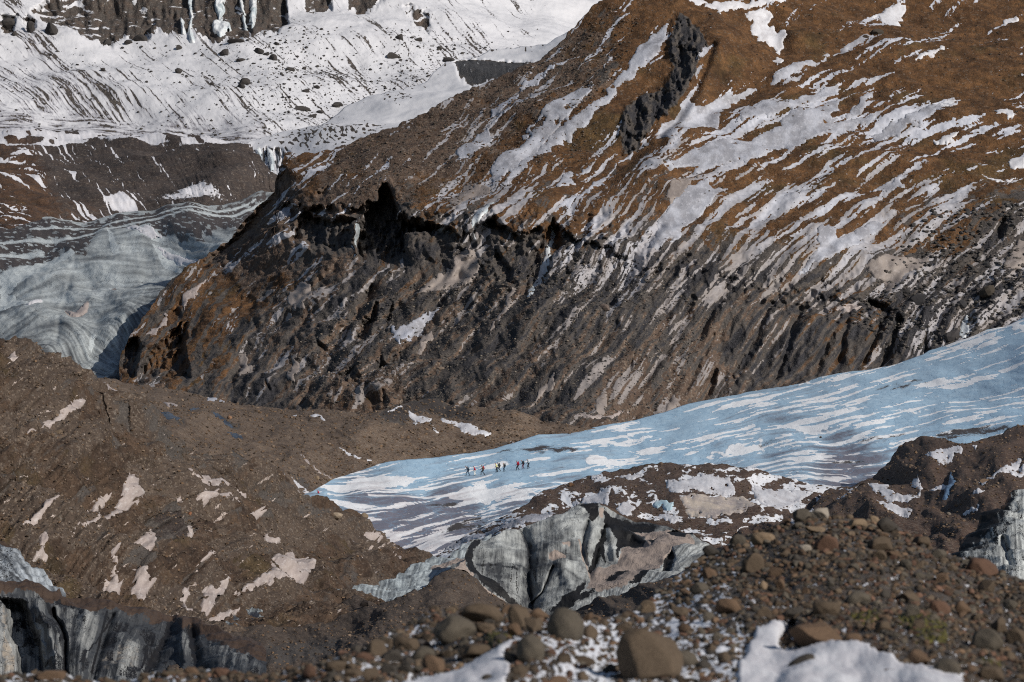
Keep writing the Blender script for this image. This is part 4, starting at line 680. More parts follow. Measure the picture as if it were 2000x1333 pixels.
def cl_push(X, Y, P):
    o = 3.2 * poly(X, Y, z5((0, 510), (60, 520), (180, 580), (230, 700), (290, 850), (350, 1060), (360, 1160), (150, 1160), (130, 960), (70, 820), (70, 640), (30, 560)), 6, 3, 4)
    o = o + 1.5 * stroke(X, Y, z5((400, 620), (480, 780), (500, 950), (490, 1160)), 4) + 1.0 * stroke(X, Y, z5((830, 680), (760, 900), (690, 1160)), 8) + 1.1 * stroke(X, Y, z5((1290, 700), (1230, 900), (1110, 1100)), 12) + 1.1 * stroke(X, Y, z5((1440, 780), (1500, 1100)), 10)
    o = o - 2.2 * stroke(X, Y, z5((300, 600), (400, 850), (430, 1150)), 13) - 1.2 * stroke(X, Y, z5((950, 850), (920, 1160)), 24) - 1.0 * stroke(X, Y, z5((640, 650), (580, 1150)), 14) - 1.3 * stroke(X, Y, z5((1370, 700), (1380, 1100)), 8) - 1.0 * stroke(X, Y, z5((1650, 900), (1600, 1150)), 16)
    return o - .15 * (c2(X, Y) - .5) - .03 * (c1(X, Y) - .5)
m_cl = wall_mat("black_banded_ice", .028, pale=(.44, .45, .44), black=(.010, .010, .012), tan=(.34, .29, .235), speck=.5)
cliff = Layer("ice_cliff", -220, 520, cl_top, [(-220, 1420), (400, 1400), (520, 1340)],
              [(-200, 1110, 150), (0, 1130, 152), (120, 1160, 153), (300, 1195, 155), (420, 1226, 152), (515, 1270, 146), (0, 1340, 140), (200, 1340, 141), (350, 1340, 141), (480, 1330, 134), (-200, 1380, 136), (200, 1220, 150)],
              rough_disp([(80, .35), (36, .15), (16, .06), (7, .025), (4, .01)], 360), cl_push, cl_mask, m_cl, step=1.5, rowstep=1.5, seed=15, rough=2, back=(5, 16, 2))
cone = Layer("ice_cone", -200, 128, [(-200, 1000), (0, 1052), (20, 1060), (30, 1066), (50, 1092), (75, 1115), (100, 1134), (116, 1146), (128, 1160)], [(-200, 1200), (128, 1190)],
             [(-200, 1000, 174), (0, 1052, 172), (60, 1100, 168), (120, 1150, 164), (0, 1180, 158), (-200, 1200, 156), (120, 1185, 160)],
             rough_disp([(60, .3), (20, .15), (8, .06)], 380), None, lambda X, Y, s: [.42 + .7 * fbm((X * .75 - Y * .75) / 8, (X * .75 + Y * .75) / 70, 3, 5) + .25 * ss(20, 90, X), .25 * (X < 25) + .2, 0, ss(5, 1, Y - crest([(0, 1052), (40, 1076)], X)) * (X < 40)], wall_mat("cone_ice", .03, pale=(.42, .46, .50)), step=1.5, rowstep=1.5, seed=16, rough=1, back=(4, 6, 4))
pyr = Layer("ice_pyramid", 1830, 2200, [(1830, 1108), (1870, 1070), (1905, 1030), (1940, 995), (1970, 968), (1990, 962), (2010, 958), (2060, 965), (2200, 1060)], [(1830, 1150), (2200, 1180)],
            [(1840, 1100, 118), (1905, 1030, 121), (1990, 960, 124), (2100, 990, 124), (1900, 1130, 112), (2000, 1130, 111), (2150, 1150, 112)],
            rough_disp([(80, .4), (36, .15), (16, .06), (7, .025)], 400), lambda X, Y, P: 1.0 * stroke(X, Y, [(1960, 1060), (1975, 1110)], 7),
            lambda X, Y, s: [.5 + .7 * fbm(X / 6, Y / 40, 3, 4) + .3 * ss(1930, 2000, X), .95 * ss(60, 0, (Y - crest([(1870, 1070), (1905, 1030), (1990, 962), (2200, 1060)], X)) + 30 * fbm(X / 20, Y / 20, 3, 7)) * ss(2000, 1930, X) + .35 + .3 * fbm(X / 14, Y / 14, 3, 3), 0, ss(6, 1, Y - crest([(1870, 1070), (1905, 1030), (1940, 995), (1990, 962)], X)) * (X < 1975)], wall_mat("pyramid_ice", .022, black=(.009, .009, .010)), step=1.5, rowstep=1.5, seed=17, rough=2, back=(4, 5, 5))

# ================= foreground bouldery ground
fr_top = [(-500, 1318), (0, 1318), (380, 1314), (620, 1312), (680, 1285), (720, 1245), (800, 1212), (880, 1196), (960, 1190), (1060, 1206), (1150, 1212), (1230, 1190), (1290, 1150), (1340, 1110), (1400, 1068), (1450, 1048), (1520, 1022), (1570, 1010), (1640, 1006), (1740, 1022), (1800, 1052), (1860, 1082), (1920, 1108), (1980, 1128), (2060, 1140), (2500, 1200)]
FSN = [[(1542, 1204), (1475, 1237), (1454, 1280), (1437, 1318), (1440, 1400), (1906, 1400), (1875, 1318), (1822, 1314), (1759, 1300), (1727, 1279), (1685, 1265), (1650, 1262), (1605, 1250), (1580, 1262), (1552, 1269), (1520, 1262), (1524, 1244), (1545, 1220)],
       [(1021, 1253), (993, 1269), (965, 1279), (895, 1293), (860, 1307), (790, 1325), (760, 1400), (986, 1400), (997, 1304), (986, 1290), (1004, 1276)]]
def fr_mask(X, Y, s):
    n = fbm(X / 26, Y / 12, 4, 5) * .6 + fbm(X / 8, Y / 5, 3, 6) * .5
    d = idw([(1150, 1300, .85), (1200, 1270, .85), (1150, 1240, .55), (1300, 1180, .5), (1350, 1220, .6), (1400, 1300, .8), (1380, 1250, .6), (1250, 1180, .3), (720, 1300, .75), (780, 1290, .6), (650, 1330, .3), (850, 1260, .2), (900, 1220, .05), (1500, 1100, 0), (1700, 1100, .05), (1900, 1200, .05), (1850, 1300, .25), (1600, 1180, .05), (1430, 1200, .2), (1200, 1330, .5), (200, 1328, .4), (500, 1330, .3), (1650, 1230, .1)], X, Y)
    moss = .9 * poly(X, Y, [(1655, 1195), (1700, 1180), (1730, 1195), (1720, 1210), (1680, 1215)], 10, 10, 3) + .9 * poly(X, Y, [(1750, 1200), (1800, 1190), (1850, 1230), (1850, 1270), (1790, 1265), (1750, 1230)], 12, 10, 3) + .7 * poly(X, Y, [(940, 1250), (980, 1242), (1000, 1255), (960, 1272)], 6, 5, 5) + .6 * poly(X, Y, [(1910, 1300), (1960, 1290), (1960, 1320), (1920, 1320)], 10, 6, 6)
    return [.5 + (d - .5 - n) * .8, moss, .4 + .3 * n, .15]
m_fr = terrain_mat("stony_ground", .0045, (.062, .042, .03), (.042, .03, .023), moss=((.13, .115, .015), (.07, .055, .012)), speck=.9, peb=5, snow=(.62, .63, .67), dusty=(.5, .46, .44))
fr = Layer("stony_foreground", -500, 2500, fr_top, [(-500, 1700), (2500, 1700)],
           [(0, 1320, 23), (400, 1320, 23), (700, 1250, 22), (700, 1340, 19), (900, 1195, 26), (1000, 1260, 21), (1000, 1340, 18), (1230, 1190, 27), (1560, 1010, 34), (1750, 1025, 34), (2000, 1135, 30), (1500, 1340, 18.5), (2000, 1340, 18.5), (1500, 1200, 24), (2000, 1220, 24), (1250, 1300, 19.5), (-400, 1320, 23), (2400, 1200, 28), (0, 1700, 11), (1000, 1700, 10), (2000, 1700, 10)],
           rough_img([(200, .09), (70, .035), (30, .015), (14, .008), (7, .005)], 420), lambda X, Y, P: .8 * poly(X, Y, [(1528, 1215), (1556, 1212), (1562, 1262), (1530, 1262), (1520, 1248)], 6, 4, 3), fr_mask, m_fr, step=3, rowstep=3, seed=18, rough=3, back=(5, 6, 3), fine_lo=-60, fine_hi=2060)

# ------------------------------------------------------------------ lifted sheets of snow, ice, moss (each its own thing)
def patch(layer, name, pts, mat, thick, label, cat, group=None, warp=3.0, ws=18, lump=.0, kind=None, res=1.6, seed=None, holes=18, grain=None):
    P = np.array(pts, float); sd_ = int(abs(P).sum()) % 9999 if seed is None else seed; m = warp + 2
    w = max(P[:, 0].max() - P[:, 0].min(), P[:, 1].max() - P[:, 1].min()); r = res if w < 260 else res * 1.5
    xs = np.arange(P[:, 0].min() - m, P[:, 0].max() + m, r); ys = np.arange(P[:, 1].min() - m, P[:, 1].max() + m, r)
    X, Y = np.meshgrid(xs, ys)
    d = sdf(X + warp * fbm(X / ws, Y / ws, 4, sd_, .6), Y + warp * fbm(X / ws, Y / (ws * .7), 4, sd_ + 5, .6), pts) - (holes * np.maximum(fbm(X / 15, Y / 7, 3, sd_ + 21) - .42, 0)) - .8 * fbm(X / 4, Y / 3, 2, sd_ + 8) * min(warp / 3, 1)
    if grain is not None:
        Q_ = np.roll(P, -1, 0); ar = abs((P[:, 0] * Q_[:, 1] - Q_[:, 0] * P[:, 1]).sum()) / 2; pe = np.hypot(*(Q_ - P).T).sum()
        d = d - grain(X, Y) * min(1, max(.18, (ar / pe - 3) / 11))
    B = layer.at(X, Y); N = layer.at(X, Y, layer.Ns); N /= np.linalg.norm(N, axis=-1, keepdims=True)
    edge = max(2.0, min(6.0, w / 12))
    h = thick * (ss(-.5, edge, d) * (1 + lump * fbm(X / 9, Y / 6, 3, sd_ + 7)) - .12)
    D = B[..., 1].mean(); h = h - D / F * .9 * np.clip(1.2 - d, 0, 4); V = B + N * h[..., None]
    V = V * (1 - .0006 * ss(0, 1.5, d))[..., None] if D > 100 else V
    keep = d > -1.6 * r; q = gridq(*X.shape); q = q[keep.reshape(-1)[q].all(1)]
    if not len(q): return None
    nr_, nc_ = X.shape; fm = np.zeros((nr_ - 1, nc_ - 1), bool); fm[q[:, 0] // nc_, q[:, 0] % nc_] = True
    lab = np.where(fm, np.arange(fm.size).reshape(fm.shape) + 1, 0)
    while True:                                             # label the separate pieces
        n_ = np.pad(lab, 1); m_ = np.maximum.reduce([n_[1:-1, 1:-1], n_[:-2, 1:-1], n_[2:, 1:-1], n_[1:-1, :-2], n_[1:-1, 2:], n_[:-2, :-2], n_[2:, 2:], n_[:-2, 2:], n_[2:, :-2]])
        m_ = np.where(fm, m_, 0)
        if (m_ == lab).all(): break
        lab = m_
    fl = lab[q[:, 0] // nc_, q[:, 0] % nc_]; ids, cnt = np.unique(fl, return_counts=True); order = np.argsort(-cnt); out = None
    for k_, o_ in enumerate(order[:3]):
        if k_ and cnt[o_] < 45: break
        qq = q[fl == ids[o_]]; used = np.unique(qq); mp = np.full(X.size, -1); mp[used] = np.arange(len(used))
        lb_ = label if k_ == 0 else " ".join((("larger", "smaller")[k_ - 1] + " detached scrap of the " + label).split()[:16])
        o = link(name, mesh_np(name, V.reshape(-1, 3)[used], mp[qq], True, None, mat), label=lb_, category=cat, group=group, kind=kind); out = out or o
    return out

pm_pink = patch_mat("dusty_pink_snow", (.37, .315, .29), (.29, .245, .23), (.50, .465, .45), .045)
pm_white = patch_mat("white_snow", (.60, .60, .63), (.50, .49, .51), (.66, .66, .68), .06)
pm_grey = patch_mat("grey_dusted_snow", (.36, .375, .43), (.27, .27, .295), (.46, .465, .51), .14)
pm_mt = patch_mat("mountain_snow", (.40, .41, .455), (.27, .27, .295), (.50, .50, .545), .14)
pm_tan = patch_mat("tan_silt_snow", (.27, .23, .205), (.21, .18, .165), (.34, .30, .28), .14)
pm_blue = patch_mat("bare_blue_ice", (.025, .033, .048), (.06, .075, .10), (.02, .024, .03), .06, .4)
pm_fg = patch_mat("near_snow", (.60, .60, .63), (.54, .53, .56), (.64, .63, .65), .006, .6, .35)
pm_pond = patch_mat("frozen_pond_crust", (.52, .44, .36), (.34, .29, .27), (.62, .57, .52), .055, .5)
pm_icefall = patch_mat("icefall_white", (.60, .62, .64), (.44, .50, .53), (.66, .66, .66), .3, .35)
pm_moss = patch_mat("moss_green", (.088, .077, .014), (.045, .040, .012), (.13, .11, .022), .004, .9, 1)

G1 = "snow patches on the moraine hill"
HP = [
 ([(151, 966), (154, 969), (130, 989), (102, 999), (81, 1020), (63, 1041), (46, 1057), (30, 1059), (39, 1038), (56, 1020), (81, 1003), (109, 992), (133, 975)], "long thin snow streak slanting down at the left edge of the moraine hill"),
 ([(210, 950), (228, 950), (224, 968), (207, 978), (196, 989), (177, 997), (182, 982), (196, 968)], "small wedge of snow just left of the big forked snow streak"),
 ([(247, 934), (266, 943), (265, 957), (284, 962), (277, 975), (259, 989), (259, 994), (224, 1003), (196, 1013), (168, 1031), (130, 1052), (151, 1034), (182, 1013), (210, 996), (231, 987), (242, 968), (238, 950)], "big forked snow streak with a broad head and long tail on the moraine hill"),
 ([(329, 884), (336, 891), (347, 901), (378, 912), (420, 936), (456, 954), (485, 975), (466, 971), (420, 950), (385, 933), (357, 915), (336, 905)], "long smooth snow ramp running down to the right on the moraine hill"),
 ([(392, 961), (424, 959), (420, 968), (441, 975), (441, 983), (417, 983), (399, 989), (389, 978), (375, 971), (396, 969)], "ragged snow patch just below the long smooth snow ramp"),
 ([(347, 957), (361, 959), (371, 968), (354, 962)], "tiny snow sliver left of the ragged patch under the snow ramp"),
 ([(436, 985), (452, 990), (462, 996), (446, 993)], "thin snow dash trailing right of the ragged patch under the ramp"),
 ([(301, 1025), (305, 1041), (300, 1069), (294, 1090), (280, 1094), (266, 1073), (245, 1071), (245, 1062), (259, 1062), (280, 1045)], "tan leaf shaped snow patch beside the dark hollow of the moraine hill"),
 ([(364, 1022), (378, 1022), (389, 1034), (371, 1055), (364, 1053), (368, 1038)], "small hooked snow patch right of the dark hollow"),
 ([(403, 1087), (413, 1090), (408, 1099), (389, 1110), (380, 1110), (392, 1097)], "small oval snow patch alone in the middle of the lower moraine hill"),
 ([(576, 1067), (582, 1078), (606, 1087), (615, 1097), (610, 1118), (592, 1143), (561, 1152), (526, 1150), (491, 1153), (466, 1159), (459, 1153), (484, 1139), (508, 1132), (522, 1125), (512, 1118), (526, 1101), (526, 1090), (554, 1083)], "largest snow patch, broad and pinkish, above the thin ice ribbon"),
 ([(522, 1034), (536, 1052), (554, 1045), (557, 1055), (540, 1062), (522, 1055)], "small V shaped snow patch above the largest pinkish patch"),
 ([(484, 1004), (515, 999), (512, 1008), (501, 1013), (491, 1011)], "small flat snow patch under the lower end of the snow ramp"),
 ([(214, 1115), (231, 1111), (228, 1094), (219, 1085), (228, 1087), (238, 1108), (252, 1118), (251, 1143), (266, 1167), (245, 1164), (228, 1146), (221, 1129)], "left one of the two broken snow strips reaching the black ice cliff"),
 ([(261, 1111), (277, 1113), (291, 1129), (305, 1134), (298, 1150), (287, 1164), (291, 1180), (273, 1171), (268, 1146), (265, 1125)], "right one of the two broken snow strips reaching the black ice cliff"),
 ([(364, 1139), (377, 1136), (378, 1153), (373, 1167), (380, 1192), (350, 1187), (364, 1171), (361, 1153)], "upright narrow snow patch touching the brown rim of the ice cliff"),
 ([(456, 1118), (443, 1129), (445, 1146), (434, 1164), (420, 1181), (403, 1183), (396, 1157), (406, 1143), (424, 1146), (436, 1136)], "comma shaped snow patch with a thin curled tip above the mound"),
 ([(477, 1173), (475, 1180), (448, 1195), (410, 1199), (420, 1185), (448, 1181)], "slanting bluish snow strip at the start of the thin ice ribbon"),
 ([(144, 786), (168, 787), (154, 805), (130, 815), (105, 833), (67, 846), (81, 833), (105, 815), (123, 801)], "long snow streak high on the shoulder of the moraine hill"),
 ([(98, 800), (84, 812), (63, 810), (80, 803)], "small snow dash left of the high snow streak on the hill"),
 ([(70, 847), (60, 853), (42, 864), (50, 852)], "thin snow tail below the high snow streak on the hill"),
 ([(10, 700), (22, 692), (38, 704), (30, 712), (16, 706)], "small snow fleck near the upper left edge of the hill crest"),
 ([(710, 1090), (700, 1108), (690, 1113), (672, 1108), (690, 1097)], "small angular tan snow sheet near the right toe of the hill"),
 ([(703, 1048), (731, 1052), (755, 1066), (783, 1076), (776, 1081), (741, 1069), (720, 1060)], "wavy snow band along the right toe of the moraine hill"),
 ([(755, 1085), (780, 1090), (808, 1101), (811, 1107), (773, 1096)], "short snow band at the very tip of the hill toe"),
 ([(675, 1053), (688, 1060), (699, 1070), (688, 1066)], "thin snow dash left of the wavy band at the hill toe"),
 ([(636, 1022), (650, 1028), (660, 1036), (645, 1034)], "small snow patch under the pale boulder on the hill's right edge"),
 ([(216, 1075), (226, 1072), (230, 1080), (222, 1086)], "tiny round snow spot above the left broken snow strip"),
 ([(70, 1068), (88, 1070), (86, 1078), (72, 1076)], "tiny snow fleck right of the ice cone's top"),
 ([(66, 1088), (80, 1078), (84, 1084), (98, 1084), (92, 1092), (78, 1094), (64, 1100)], "small bluish snow patch just right of the grey ice cone")]
for pts, lb in HP: patch(hill, "snow_patch", pts, pm_pink, .13, lb, "snow patch", G1, warp=3.6, lump=.3)
G2 = "snow and ice patches on the gravel ridge"
MP = [
 ([(794, 805), (815, 815), (846, 822), (836, 833), (808, 838), (797, 819)], pm_white, "left snow bank below the dark ice lens on the gravel ridge"),
 ([(860, 808), (892, 819), (909, 819), (940, 834), (962, 843), (960, 850), (909, 843), (892, 829), (862, 822)], pm_white, "wide white snow bank right of the dark ice lens on the gravel ridge"),
 ([(752, 807), (783, 791), (786, 796), (759, 809)], pm_white, "slim snow patch on the left shoulder of the dark ice lens"),
 ([(825, 831), (840, 838), (864, 854), (850, 850)], pm_white, "thin snow tongue below the left snow bank on the ridge"),
 ([(650, 863), (685, 878), (727, 896), (745, 905), (703, 892), (671, 878)], pm_white, "long snow filled groove running down to the blue ice"),
 ([(505, 905), (519, 912), (536, 926), (561, 940), (610, 954), (603, 962), (575, 950), (540, 933), (512, 919)], pm_white, "snow strip in the trough between hill and gravel ridge"),
 ([(561, 884), (600, 902), (659, 933), (648, 933), (600, 908)], pm_pink, "thin snow thread above the trough on the gravel ridge"),
 ([(403, 775), (427, 772), (424, 786), (404, 787)], pm_grey, "pale square ice block on the crest of the gravel ridge"),
 ([(430, 776), (446, 776), (438, 788), (428, 786)], pm_grey, "small grey ice chip beside the square ice block"),
 ([(319, 780), (335, 782), (350, 789), (347, 793), (326, 789)], pm_pink, "small snow fleck on the left part of the ridge crest"),
 ([(193, 749), (210, 752), (242, 761), (224, 766), (203, 759)], pm_pink, "snow strip behind the crest of the moraine hill"),
 ([(236, 766), (262, 770), (255, 775), (240, 773)], pm_pink, "short snow dash behind the hill crest"),
 ([(600, 815), (622, 813), (640, 822), (612, 821)], pm_white, "little snow spike in the middle of the ridge crest"),
 ([(566, 815), (582, 814), (578, 820)], pm_white, "tiny snow spot on the ridge crest"),
 ([(284, 793), (300, 800), (318, 810), (312, 816), (292, 808)], pm_blue, "left blue black ice lens exposed in the gravel ridge"),
 ([(310, 806), (330, 812), (354, 838), (340, 837), (318, 822)], pm_blue, "larger blue black ice lens exposed in the gravel ridge"),
 ([(368, 800), (382, 796), (392, 803), (376, 810)], pm_blue, "round blue ice lens near the ridge crest"),
 ([(406, 815), (430, 822), (462, 843), (440, 838), (412, 826)], pm_blue, "long dark ice lens in the middle of the gravel ridge"),
 ([(440, 846), (462, 850), (484, 860), (452, 856)], pm_blue, "narrow dark ice lens lowest on the gravel ridge"),
 ([(990, 862), (1005, 868), (1012, 872), (998, 870)], pm_white, "last snow dash of the ridge by the blue ice")]
for pts, m_, lb in MP: patch(mid, "ice_lens" if m_ is pm_blue else "snow_patch", pts, m_, .22, lb, "ice" if m_ is pm_blue else "snow patch", G2, warp=2.5, lump=.2)
G3 = "snow patches behind the ice wall"
RP = [
 ([(1328, 978), (1349, 968), (1405, 964), (1447, 968), (1472, 985), (1475, 996), (1447, 1001), (1391, 1010), (1346, 1003), (1332, 989)], pm_pond, "tan frozen pond in the hollow of the brown ridge"),
 ([(1300, 936), (1328, 943), (1370, 929), (1423, 936), (1433, 950), (1433, 966), (1388, 963), (1335, 967), (1321, 975), (1300, 957)], pm_white, "white snow slope just above the tan frozen pond"),
 ([(1465, 947), (1510, 950), (1594, 955), (1566, 975), (1528, 997), (1496, 992), (1475, 978)], pm_white, "broad snow slope right of the tan frozen pond"),
 ([(1211, 927), (1239, 921), (1267, 926), (1246, 933), (1225, 937), (1209, 934)], pm_white, "oval snow patch near the crest of the brown ridge"),
 ([(1105, 982), (1148, 968), (1176, 952), (1204, 955), (1190, 971), (1188, 994), (1155, 984)], pm_white, "bright snow patch right above the top of the ice wall"),
 ([(1197, 998), (1225, 976), (1244, 987), (1235, 1003), (1221, 1008)], pm_white, "triangular snow patch right of the ice wall's top"),
 ([(1270, 982), (1291, 975), (1316, 985), (1312, 994), (1284, 989)], patch_mat("pool_ice", (.42, .60, .68), (.5, .62, .66), (.6, .65, .68), .055), "small pale blue ice pool left of the frozen pond"),
 ([(1272, 1003), (1290, 995), (1320, 1001), (1340, 1010), (1320, 1014), (1290, 1008)], pm_white, "curved snow rim under the small blue ice pool"),
 ([(948, 1031), (1000, 1013), (1053, 999), (1088, 996), (1053, 1017), (983, 1038), (930, 1052), (860, 1072), (874, 1055)], pm_grey, "long grey snow apron behind the left shoulder of the ice wall"),
 ([(895, 1036), (927, 1013), (969, 1006), (948, 1020), (909, 1043)], pm_grey, "short grey snow streak left on the brown ridge"),
 ([(1150, 930), (1170, 926), (1176, 934), (1158, 940)], pm_white, "small snow fleck on the left crest of the brown ridge")]
for pts, m_, lb in RP: patch(brd, "frozen_pond" if "pond in" in lb or "pool left" in lb else "snow_patch", pts, m_, .13, lb, "frozen pond" if m_ is pm_pond else "snow patch", G3, warp=4, lump=.2)
G4 = "snow patches on the right hummocks"
QP = [
 ([(1801, 898), (1847, 884), (1882, 878), (1889, 884), (1861, 898), (1833, 910)], "snow dish near the top of the brown hummocks"),
 ([(1699, 938), (1741, 941), (1738, 957), (1752, 968), (1787, 957), (1791, 947), (1770, 936), (1794, 922), (1799, 941), (1793, 964), (1766, 977), (1738, 984), (1713, 977), (1696, 961)], "horseshoe shaped snow patch on the brown hummocks"),
 ([(1810, 948), (1840, 927), (1850, 936), (1840, 950), (1822, 955)], "kite shaped snow patch right of the horseshoe patch"),
 ([(1892, 945), (1931, 933), (1994, 894), (1997, 905), (1955, 933), (1917, 944)], "long slanting snow patch at the right edge of the hummocks"),
 ([(1710, 992), (1748, 985), (1784, 990), (1766, 1001), (1738, 1003)], "flat snow patch below the horseshoe patch"),
 ([(1538, 1012), (1566, 982), (1591, 969), (1584, 989), (1552, 1014)], "narrow snow gully left of the foreground stone heap's top"),
 ([(1903, 968), (1927, 966), (1913, 975), (1899, 972)], "small snow fleck above the black ice pyramid"),
 ([(1875, 989), (1910, 983), (1910, 990), (1882, 993)], "low snow fleck left of the black ice pyramid"),
 ([(1447, 1022), (1468, 1013), (1461, 1023), (1444, 1030)], "small snow fleck in the hollow right of the ice wall"),
 ([(1895, 880), (1912, 874), (1908, 884)], "tiny round snow spot at the top right of the hummocks"),
 ([(1965, 915), (2000, 905), (2000, 918), (1975, 928)], "snow patch cut by the right edge under the long slanting one"),
 ([(1640, 948), (1670, 944), (1690, 950), (1660, 956)], "grey snow patch on the saddle by the blue glacier"),
 ([(1632, 975), (1668, 978), (1660, 984), (1636, 984)], "small bluish snow dash in the middle of the hummocks")]
for pts, lb in QP: patch(hum, "snow_patch", pts, pm_white, .12, lb, "snow patch", G4, warp=4, lump=.2)
patch(hum, "ice_lens", [(1855, 905), (1867, 938), (1848, 968), (1835, 972), (1848, 938)], patch_mat("deep_blue_ice", (.06, .11, .19), (.1, .17, .27), (.2, .27, .35), .05), .3, "dark blue strip of bare ice between the brown hummocks", "ice", None)
G5 = "snow fields on the mountain side"
